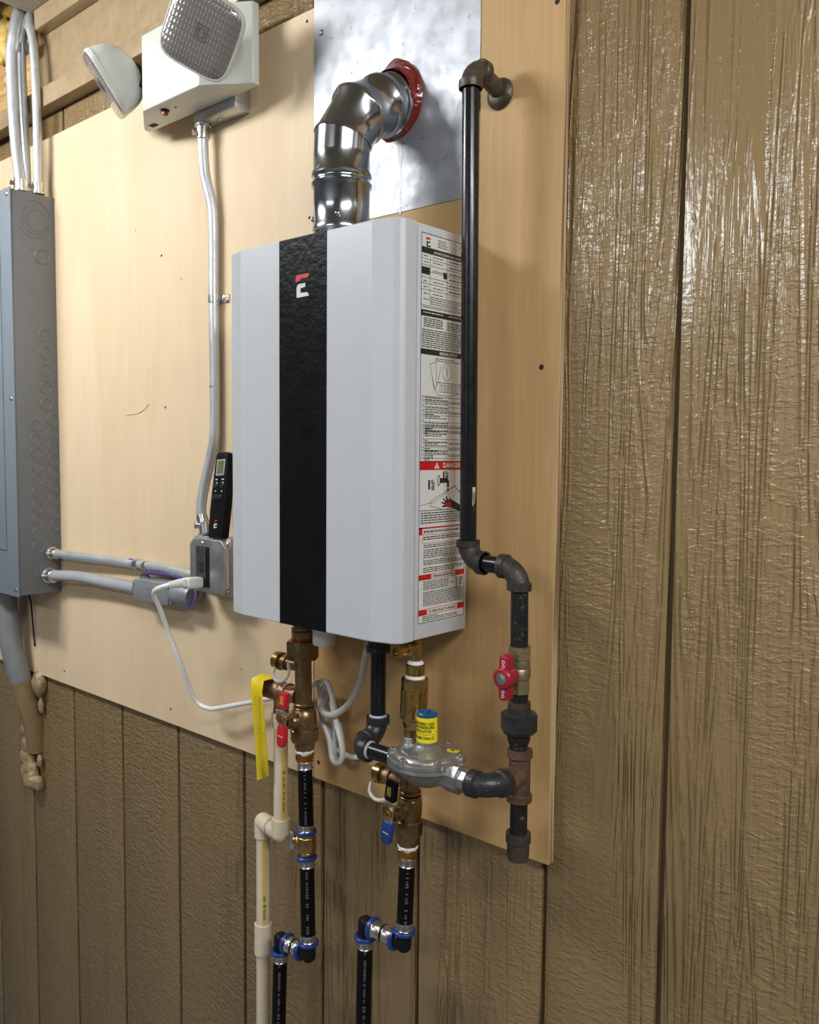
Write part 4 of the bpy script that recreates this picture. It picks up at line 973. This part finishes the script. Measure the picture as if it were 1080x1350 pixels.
# ------------------------------------------------------------------ electrical panel
PX1, PYF, PZT, PZB = -.0200, -.1060, .5390, -.3155
ep = thing('electrical_panel', (-.21, -.06, PZB), 'grey steel breaker panel cut by the left edge of the photo', 'electrical panel')
MB().box((-.400, PYF, PZB), (PX1, YP - .0002, PZT)).build('enclosure', 'gray_paint', ep, bevel=.0015)
MB().box((-.402, PYF - .0035, PZB - .003), (PX1 + .0012, PYF - .0003, PZT + .003)).build('front_cover', 'gray_cover', ep, bevel=.0012)
mb = MB(); mb.box((-.365, PYF - .006, -.22), (-.068, PYF - .0030, .44)); lab(mb.build('panel_door', 'gray_cover', ep, bevel=.001), 'flat hinged door on the front cover')
for z in (.528, .105, -.302):
    mb = MB(); screw(mb, (PX1 - .010, PYF - .0034, z), (0, -1, 0), .0048); mb.build('cover_screw', 'zinc', ep)
K0 = None
def knock(y, z, r):
    global K0
    if K0 is None:
        mb = MB(); ring_torus(mb, (PX1 + .0002, y, z), (1, 0, 0), r, .0014, 24, 6); K0 = mb.build('knockout', 'gray_paint', ep, origin=(PX1, y, z)); K0['r'] = r; return K0
    o = K0.copy(); COL.objects.link(o); o.parent = ep; o.location = V((PX1, y, z)) - BASE[ep.name]; s_ = r / K0['r']; o.scale = (1, s_, s_); return o
for i in range(5): knock(-.0400, .2441 - i * .0369, .0125)
for i in range(10): knock(-.0262 + .00, .0639 - i * .0290, .0118)
for i in range(10): knock(-.0640, .0497 - i * .0292, .0118)
knock(-.0415, .4109, .0155)
mb = MB(); ring_torus(mb, (PX1 + .0002, -.058, .4855), (1, 0, 0), .0385, .0007, 32, 6, a0=2.2, a1=6.6); ring_torus(mb, (PX1 + .0002, -.056, .4850), (1, 0, 0), .0310, .0007, 32, 6, a0=.6, a1=4.9); ring_torus(mb, (PX1 + .0002, -.054, .4840), (1, 0, 0), .0225, .0008, 32, 6); lab(mb.build('concentric_knockout', 'gray_paint', ep), 'large concentric knockout near the top')
mb = MB(); ring_torus(mb, (PX1 + .0002, -.045, -.2767), (1, 0, 0), .0300, .0007, 32, 6); mb.build('knockout_ring', 'gray_paint', ep)
for y, z in ((-.066, .425), (-.068, -.2720)):
    mb = MB(); mb.lathe((PX1, y, z), (1, 0, 0), [(0, .0045), (.0008, .0040), (.001, .001)], 12); mb.build('dimple', 'gray_paint', ep)
def connector(mb, p, d, r, n=20):
    """set-screw conduit connector: nut, body and clamp screw"""
    d = V(d).normalized(); p = V(p)
    mb.lathe(p, d, [(0, r + .0045), (.004, r + .0050), (.0045, r + .0022), (.024, r + .0022), (.025, r + .0005)], n)
    a, b = frame(d, V((.9, -.4, .1))); q = p + d * .016 + (a * .3 - V((.55, .8, 0)) * 1).normalized() * (r + .002)
    nn = (q - p - d * .016).normalized(); mb.lathe(q, nn, [(0, .0042), (.004, .0042), (.0045, .0050), (.0075, .0050), (.008, .003)], 8)

# conduits above the panel
for i, (pts, r, lbl) in enumerate([
    ([(-.0400, -.075, PZT + .012), (-.0600, -.0735, .6307), (-.0735, -.072, .7116), (-.0784, -.072, .7912), (-.0774, -.072, .8420), (-.0740, -.066, .8810), (-.0830, -.055, .9200), (-.0960, -.042, .9450), (-.1150, -.022, .975)], .0117, 'thick galvanised conduit on the panel, frontmost of three, bending into the ceiling gap'),
    ([(-.0812, -.0425, PZT + .012), (-.0845, -.0425, .6427), (-.0906, -.0425, .7405), (-.0938, -.0425, .8211), (-.0955, -.041, .8692), (-.1040, -.030, .9050), (-.1200, -.016, .9350)], .0090, 'thin galvanised conduit on the panel, partly hidden behind the thickest'),
    ([(-.0305, -.0430, PZT + .012), (-.0300, -.0425, .6352), (-.0300, -.0425, .7155), (-.0320, -.0430, .7790), (-.0410, -.0420, .8560), (-.0590, -.0400, .9000), (-.0790, -.0290, .9330), (-.0900, -.0200, .960)], .0090, 'thin galvanised conduit on the panel, rightmost of three, beside the trim end')]):
    p0 = V(pts[0]); fx = p0.x
    t = thing('steel_conduit', (fx, p0.y, PZT), lbl, 'conduit')
    MB().tube(smooth_path(pts, 6), r, 18).build('tube', 'emt', t)
    mb = MB(); connector(mb, (pts[0][0], pts[0][1], PZT + .0032), (0, 0, 1), r); mb.build('connector', 'zinc', t)
    if i == 1:
        mb = MB(); mb.lathe((-.0953, -.0415, .8600), (-.03, .03, 1), [(-.010, .0106), (.010, .0106)], 18)
        mb.box((-.0900, -.0352, .8480), (-.0560, -.0335, .8740)); mb.lathe((-.0680, -.0352, .8610), (0, -1, 0), [(0, .005), (.004, .0045), (.0042, .002)], 8); lab(mb.build('strap', 'zinc', t), 'zinc strap tying it to the neighbour')

# grey pipe below the panel
bp = thing('plastic_conduit', (-.19, -.04, -.73), 'large grey plastic pipe under the panel, painted tan at its lower end', 'conduit')
path = smooth_path([(-.195, -.060, PZB - .0005), (-.1905, -.060, -.384), (-.184, -.055, -.455), (-.1736, -.045, -.518), (-.1690, -.030, -.5836), (-.1700, -.012, -.650), (-.1790, .000, -.715)], 6)
k = 20
MB().tube(path[:k + 1], .0240, 24).build('grey_section', 'pvc_gray', bp)
MB().tube(path[k:], .0239, 24).build('painted_section', 'tan_pipe', bp)
mb = MB(); mb.tube([(-.1495 + .0, -.030, PZB), (-.150, -.022, -.36), (-.149, -.016, -.46)], .0018, 6); lab(mb.build('ground_wire', 'blk', bp), 'thin dark wire beside the pipe')
MB().tube([(-.2150, -.035, PZB), (-.225, -.030, -.40), (-.235, -.0145, -.50), (-.24, -.005, -.54)], .0100, 14).build('small_sleeve', 'tan_pipe', bp)

# ------------------------------------------------------------------ outlet, remote, conduits
ob = thing('outlet_box', (.594, -.04, -.243), 'square steel outlet box with raised cover left of the heater', 'outlet box')
bx0, bx1, bz0, bz1 = .5420, .6460, -.2440, -.1490
MB().box((bx0 + .001, -.0510, bz0), (bx1 - .001, YP - .0002, bz1)).build('box', 'boxsteel', ob, bevel=.003)
mb = MB(); ch = .010
octo = lambda e, f: [(bx0 + e + f, bz0 + e), (bx1 - e - f, bz0 + e), (bx1 - e, bz0 + e + f), (bx1 - e, bz1 - e - f), (bx1 - e - f, bz1 - e), (bx0 + e + f, bz1 - e), (bx0 + e, bz1 - e - f), (bx0 + e, bz0 + e + f)]
mb.prism(octo(-.0008, .004), fl, -.0510, -.0540); rings = [octo(.0010, .012), octo(.0025, .012)]
mb.prism(octo(.0015, .012), fl, -.0535, -.0640); mb.build('cover', 'boxsteel', ob, bevel=.0022, seg=3)
for x_, z_ in ((bx0 + .007, bz1 - .007), (bx1 - .007, bz1 - .007), (bx1 - .007, bz0 + .007), (bx0 + .007, bz0 + .007)):
    mb = MB(); screw(mb, (x_, -.0539, z_), (0, -1, 0), .0042); mb.build('cover_screw', 'zinc', ob)
for z_ in (-.1585, -.2375):
    mb = MB(); screw(mb, (.5810, -.0639, z_), (0, -1, 0), .0034); mb.build('device_screw', 'zinc', ob)
rc = MB().box((.5640, -.0650, -.2340), (.6010, -.0600, -.1640)).build('receptacle', 'recept', ob, bevel=.001)
MB().box((.5655, -.0672, -.2325), (.5935, -.0648, -.1655)).build('receptacle_face', 'recept_f', rc, bevel=.0008)
mb = MB()
mb.box((.5700, -.0675, -.1765), (.5722, -.0671, -.1690)); mb.box((.5705, -.0675, -.1740), (.5750, -.0671, -.1725)); mb.box((.5855, -.0675, -.1765), (.5875, -.0671, -.1695)); mb.lathe((.5795, -.0671, -.1835), (0, -1, 0), [(0, .0028), (.0005, .0028)], 12)
mb.build('slots', 'knot', rc)
mb = MB(); mb.box((.5740, -.0682, -.1985), (.5865, -.0671, -.1905)); mb.box((.5740, -.0682, -.2090), (.5865, -.0671, -.2010)); mb.build('test_buttons', 'btn', rc, bevel=.0006)
o = MB().tube(smooth_path([(.638, -.035, bz1 - .002), (.650, -.038, -.1435), (.662, -.036, -.1420), (.690, -.030, -.150)], 5), .0040, 8).build('blue_wire', 'wire_blue'); tag(o, 'short bright blue wire end behind the remote, by the heater edge', 'wire')

rm = thing('remote_control', (.612, -.056, -.149), 'slim black remote control with small screen leaning on the outlet box', 'remote control')
zl = V((.603, -.030, -.0040)) - V((.6120, -.0540, -.1485)); hgt = zl.length; zl.normalize(); xl = V((1, 0, 0)); xl = (xl - zl * xl.dot(zl)).normalized(); yl = zl.cross(xl)
Mr = Matrix(((xl.x, yl.x, zl.x, .6120), (xl.y, yl.y, zl.y, -.0540), (xl.z, yl.z, zl.z, -.1485), (0, 0, 0, 1)))
prof = [(-.0195, .003), (-.0165, 0), (.0165, 0), (.0195, .003), (.0205, .05), (.0185, .120), (.0165, hgt - .004), (.0125, hgt), (-.0125, hgt), (-.0165, hgt - .004), (-.0185, .120), (-.0205, .05)]
MB().prism(prof, lambda a, b, h: Mr @ V((a, h, b)), -.0080, .0080).build('case', 'blk', rm, bevel=.0022, seg=3)
MB().box((-.0115, -.0088, .1060), (.0115, -.0078, .1340), 0, Mr).build('screen_bezel', 'lcd_frame', rm, bevel=.001)
MB().box((-.0080, -.0093, .1095), (.0080, -.0086, .1315), 0, Mr).build('screen', 'lcd', D.objects['screen_bezel'])
for xx in (-.0085, .0085):
    mb = MB(); mb.lathe(Mr @ V((xx, -.0078, .0895)), -yl, [(0, .0062), (.0015, .0060), (.0022, .0045), (.0022, .001)], 18); mb.build('button', 'btn', rm)
MB().box((-.0130, -.0098, .0655), (.0110, -.0078, .0735), 0, Mr).build('mode_button', 'btn', rm, bevel=.0025, seg=3)
mb = MB()
for xx, s_ in ((-.0085, 'UP'), (.0085, 'ON')): mb.box((xx - .0030, -.0084, .0985), (xx + .0030, -.0079, .1005), 0, Mr)
for xx, sg in ((-.0085, -1), (.0085, 1)): mb.prism([(xx - .0022, .0795 - sg * .0012), (xx + .0022, .0795 - sg * .0012), (xx, .0795 + sg * .0016)], lambda a, b, h: Mr @ V((a, h, b)), -.0079, -.0084)
mb.prism([(-.0050, .0275), (-.0050, .0250), (-.0030, .0250), (-.0030, .0225), (-.0005, .0225), (-.0005, .0250), (.0010, .0250), (.0010, .0180), (.0035, .0180), (.0035, .0275)], lambda a, b, h: Mr @ V((a, h, b)), -.0079, -.0084) if False else None
mb.prism([(-.0040, .0240), (-.0040, .0165), (.0040, .0165), (.0040, .0185), (-.0015, .0185), (-.0015, .0215), (.0040, .0215), (.0040, .0240)], lambda a, b, h: Mr @ V((a, h, b)), -.0079, -.0084)
mb.prism([(-.0035, .0265), (-.0035, .0300), (.0045, .0305), (.0045, .0280), (-.0010, .0278), (-.0012, .0265)], lambda a, b, h: Mr @ V((a, h, b)), -.0079, -.0084, 1)
mb.build('printed_marks', ['ink_white', 'ink_red'], rm)

# conduit from emergency light to outlet box
t = thing('steel_conduit', (.550, -.030, bz1), 'galvanised conduit running from the emergency light down to the outlet box', 'conduit')
MB().tube(smooth_path([(.5500, -.034, .560), (.5495, -.034, .512), (.5525, -.0320, .467), (.5615, -.0255, .420), (.5640, -.0238, .380), (.5635, -.0238, .259), (.5640, -.0238, .045), (.5560, -.0260, -.006), (.5380, -.0320, -.070), (.5490, -.036, -.110), (.5510, -.036, -.1500)][:8] + [(.5420, -.0310, -.062), (.5375, -.0345, -.095), (.5490, -.036, -.1300), (.5510, -.036, -.1480)][:2] + [(.5385, -.0350, -.120)], 6), .0090, 18).build('tube', 'emt', t)
mb = MB(); connector(mb, (.5500, -.034, .5525), (0, 0, -1), .0090); mb.build('connector', 'zinc', t)
mb = MB(); mb.cyl((.5385, -.0350, -.1150), (.5500, -.0350, -.1450), .0098, 18); connector(mb, (.5520, -.0350, bz1), (-.2, 0, 1), .0090); mb.build('connector', 'zinc', t)
mb = MB(); mb.lathe((.5635, -.0238, .2535), (0, 0, 1), [(0, .0102), (.013, .0102)], 18); mb.box((.5635, -.0145, .2535), (.5930, YP, .2665)); mb.lathe((.5845, -.0145, .2600), (0, -1, 0), [(0, .006), (.005, .0055), (.0055, .003)], 6); mb.build('strap', 'zinc', t)
mb = MB(); mb.lathe((.5635, -.0238, .109), (0, 0, 1), [(0, .0092), (.0008, .0096), (.0018, .0092)], 18); mb.build('seam_mark', 'ink_gray', t)

# upper horizontal conduit
t = thing('steel_conduit', (.25, -.031, -.226), 'galvanised conduit running level from the panel side to the outlet box', 'conduit')
MB().tube(smooth_path([(PX1 + .004, -.0345, -.2285), (.06, -.0345, -.2270), (.1744, -.0300, -.2249), (.3041, -.0245, -.2238), (.4093, -.0250, -.2226), (.4800, -.0320, -.2235), (bx0 + .0005, -.0340, -.2240)], 6), .0090, 18).build('tube', 'emt', t)
mb = MB(); connector(mb, (PX1 + .0003, -.0345, -.2285), (1, 0, 0), .0090); mb.build('connector', 'zinc', t)
mb = MB(); mb.lathe((.3100, -.0244, -.2238), (1, 0, 0), [(-.006, .0103), (.010, .0103)], 18); mb.lathe((.3450, -.0244, -.2237), (1, 0, 0), [(-.006, .0100), (.004, .0100)], 18)
mb.box((.3070, -.0140, -.2600), (.3230, YP, -.2250)); mb.lathe((.3150, -.0140, -.2490), (0, -1, 0), [(0, .006), (.006, .0055), (.0065, .003)], 6); mb.build('strap', 'zinc', t)
mb = MB(); mb.box((.2850, -.0290, -.2160), (.2960, -.0220, -.2145)); lab(mb.build('tape_mark', 'wire_blue', t), 'small blue tape mark')
# lower flexible conduit and conduit body
t = thing('flexible_conduit', (.15, -.039, -.27), 'light grey flexible conduit below the level steel one, panel to junction fitting', 'conduit')
MB().tube(smooth_path([(PX1 + .004, -.0420, -.2767), (.05, -.0420, -.2715), (.1261, -.0400, -.2672), (.2173, -.0360, -.2685), (.285, -.0360, -.2680), (.3370, -.0370, -.2670)], 6), .0118, 18).build('tube', 'lfmc', t)
mb = MB(); connector(mb, (PX1 + .0003, -.0420, -.2767), (1, 0, 0), .0125); mb.build('connector', 'zinc', t)
mb = MB(); mb.lathe((.3300, -.0370, -.2670), (1, 0, 0), [(0, .0130), (.016, .0130)], 8); mb.build('connector', 'zinc', t)
cb = thing('conduit_body', (.44, -.035, -.29), 'grey cast conduit fitting with red and blue wires looping behind, beside plug', 'junction fitting')
MB().prism([(.3460, -.2480), (.3520, -.2440), (.470, -.2400), (.470, -.2830), (.3500, -.2860), (.3460, -.2800)], fl, -.0175, -.0560).build('body', 'castbox', cb, bevel=.004, seg=3)
mb = MB(); mb.lathe((.462, -.0370, -.2615), (1, 0, -.0), [(0, .0212), (.050, .0208), (.056, .019), (.057, .017)], 28); lab(mb.build('hub', 'castbox', cb), 'round hub end')
MB().prism([(.3485, -.2490), (.3540, -.2450), (.4660, -.2420), (.4660, -.2815), (.3540, -.2850), (.3485, -.2800)], fl, -.0558, -.0590).build('cover_plate', 'castbox', cb, bevel=.002)
mb = MB(); mb.box((.392, -.0597, -.2740), (.432, -.0588, -.2545)); mb.build('nameplate', 'castbox', cb, bevel=.0006)
mb = MB()
for i in range(3):
    for j in range(5): mb.box((.396 + j * .0068, -.0602, -.2585 - i * .0055), (.3995 + j * .0068 + random.random() * .002, -.0596, -.2565 - i * .0055))
mb.build('embossing', 'castbox', cb)
mb = MB()
for sx in (.352,): screw(mb, (sx + .003, -.0589, -.2515), (0, -1, 0), .003)
mb.build('cover_screw', 'zinc', cb)
for i, m_ in enumerate(('wire_red', 'wire_blue', 'wire_red', 'white_pl', 'wire_blue')):
    o_ = i * .0022
    mb = MB(); mb.tube(smooth_path([(.352 + o_, -.030, -.2440), (.372, -.036 - o_, -.2350 + o_ * .5), (.42, -.030 - o_, -.2345 + o_ * .7), (.470, -.026 - o_, -.2330), (.5100, -.030 - o_ * .6, -.2420 + o_), (.5240 + o_ * .5, -.034 - o_, -.2580), (.5225 + o_ * .5, -.040 - o_, -.2720), (.512, -.038 - o_, -.2830)], 5), .0016, 7); mb.build('wire', m_, cb)

# ------------------------------------------------------------------ emergency light
jb = thing('junction_box', (.60, -.03, .553), 'grey steel junction box behind the emergency light, conduit below it', 'junction box')
MB().box((.5350, -.0430, .5530), (.6500, YP - .0002, .6550)).build('box', 'boxsteel', jb, bevel=.002)
mb = MB(); screw(mb, (.5900, -.0300, .5531), (0, 0, -1), .003); mb.build('screw', 'zinc', jb)
el = thing('emergency_light', (.558, -.06, .571), 'ivory twin-head emergency light at the top left of the plywood', 'emergency light')
ez0, ez1 = .5706, .6950
MB().prism([(.4034, -.0432), (.4034, -.0560), (.4780, -.1050), (.6380, -.1050), (.7126, -.0560), (.7126, -.0432)], XY, ez0, ez1).build('housing', 'cream', el, bevel=.0025, seg=3, ang=25)
mb = MB(); mb.box((.430, -.064, ez0 - .0006), (.448, -.0540, ez0 + .001)); mb.build('slot', 'knot', el)
mb = MB(); mb.lathe((.5130, -.0840, ez0), (0, 0, -1), [(0, .0075), (.002, .0075), (.0022, .006)], 16, 0); mb.lathe((.5130, -.0840, ez0 - .002), (0, 0, -1), [(0, .0055), (.006, .0050), (.007, .003)], 14, 1); lab(mb.build('test_button', ['blk', 'darkred'], el), 'red test button under the housing')
mb = MB(); screw(mb, (.5380, -.0800, ez0), (0, 0, -1), .0022); lab(mb.build('indicator', 'darkred', el), 'tiny red indicator')
def lamp_head(c, n, e1, join, size=.052, depth=.060):
    n = V(n).normalized(); e1 = V(e1); e1 = (e1 - n * e1.dot(n)).normalized(); e2 = n.cross(e1); c = V(c); N = 48
    def ring(k, h, p):
        out = []
        for i in range(N):
            g = 2 * PI * i / N; ca, sa = math.cos(g), math.sin(g)
            rr_ = 1 / (abs(ca) ** p + abs(sa) ** p) ** (1 / p)
            out.append(c + (e1 * ca + e2 * sa) * rr_ * size * k + n * h)
        return out
    rings = [ring(.90, .001, 5), ring(.965, .0030, 5), ring(1.0, .0010, 5), ring(1.0, -.006, 5), ring(.985, -.0065, 5), ring(.975, -.0095, 5)]
    for i in range(1, 9):
        a = i / 8.5 * PI / 2; rings.append(ring(.975 * math.cos(a) ** .8, -.0095 - (depth - .0095) * math.sin(a), 5 - 2.6 * i / 8))
    mb = MB(); mb.add([p for r_ in rings for p in r_], [(j * N + k, j * N + (k + 1) % N, (j + 1) * N + (k + 1) % N, (j + 1) * N + k) for j in range(len(rings) - 1) for k in range(N)] + [tuple(range((len(rings) - 1) * N, len(rings) * N))])
    hd = mb.build('lamp_head', 'cream', el, ang=50)
    # lens in its own frame so that its ribs follow the square
    lr = [(.955, .0012), (.93, .0034), (.55, .0046), (.0, .0050)]
    me = D.meshes.new('lens'); vs = []; fs = []
    for k, h in lr[:-1]:
        for i in range(N):
            g = 2 * PI * i / N; ca, sa = math.cos(g), math.sin(g); rr_ = 1 / (abs(ca) ** 5 + abs(sa) ** 5) ** .2; vs.append((ca * rr_ * size * k, sa * rr_ * size * k, h))
    vs.append((0, 0, .0050))
    for j in range(2):
        for i in range(N): fs.append((j * N + i, j * N + (i + 1) % N, (j + 1) * N + (i + 1) % N, (j + 1) * N + i))
    for i in range(N): fs.append((2 * N + i, 2 * N + (i + 1) % N, 3 * N))
    me.from_pydata(vs, [], fs); me.materials.append(M['lens'])
    for p in me.polygons: p.use_smooth = True
    lo = D.objects.new('lens', me); COL.objects.link(lo); lo.parent = hd
    hb = BASE[hd.name]
    lo.matrix_parent_inverse = Matrix.Identity(4)
    q = Matrix((( e1.x, e2.x, n.x, c.x - hb.x), (e1.y, e2.y, n.y, c.y - hb.y), (e1.z, e2.z, n.z, c.z - hb.z), (0, 0, 0, 1))); lo.matrix_local = q
    lo['label'] = 'ribbed grey-brown lens of the lamp head'
    mb = MB()
    for dx_, dy_, a_, b_ in ((0, 0, .0085, .0105), (0, 0, .0045, .0060)):
        for sgn in (-1, 1):
            for u0, v0, u1, v1 in ((-a_, sgn * b_, a_, sgn * b_), (sgn * a_, -b_, sgn * a_, b_)):
                A, B = c + e1 * u0 + e2 * v0 + n * .0052, c + e1 * u1 + e2 * v1 + n * .0052; mb.cyl(A, B, .0006, 6)
    mb.build('bulb_socket', 'ink_gray', hd)
    mb = MB(); back = c - n * (depth - .004); mb.cyl(back, V(join), .0110, 18); mb.build('swivel', 'blk', hd)
    return hd
hr = lamp_head((.7080, -.1480, .6150), (.50, -.74, -.46), right * 70 - upv * 45, (.6760, -.0810, .6230), .0555, .060)
lab(hr, 'right lamp head facing the room')
hl = lamp_head((.3830, -.1210, .6340), right * -.80 + upv * -.56 - fwd * .16, right * 65 - upv * 90 + fwd * 60, (.4400, -.0810, .6230), .058, .066)
lab(hl, 'left lamp head seen from its domed back')
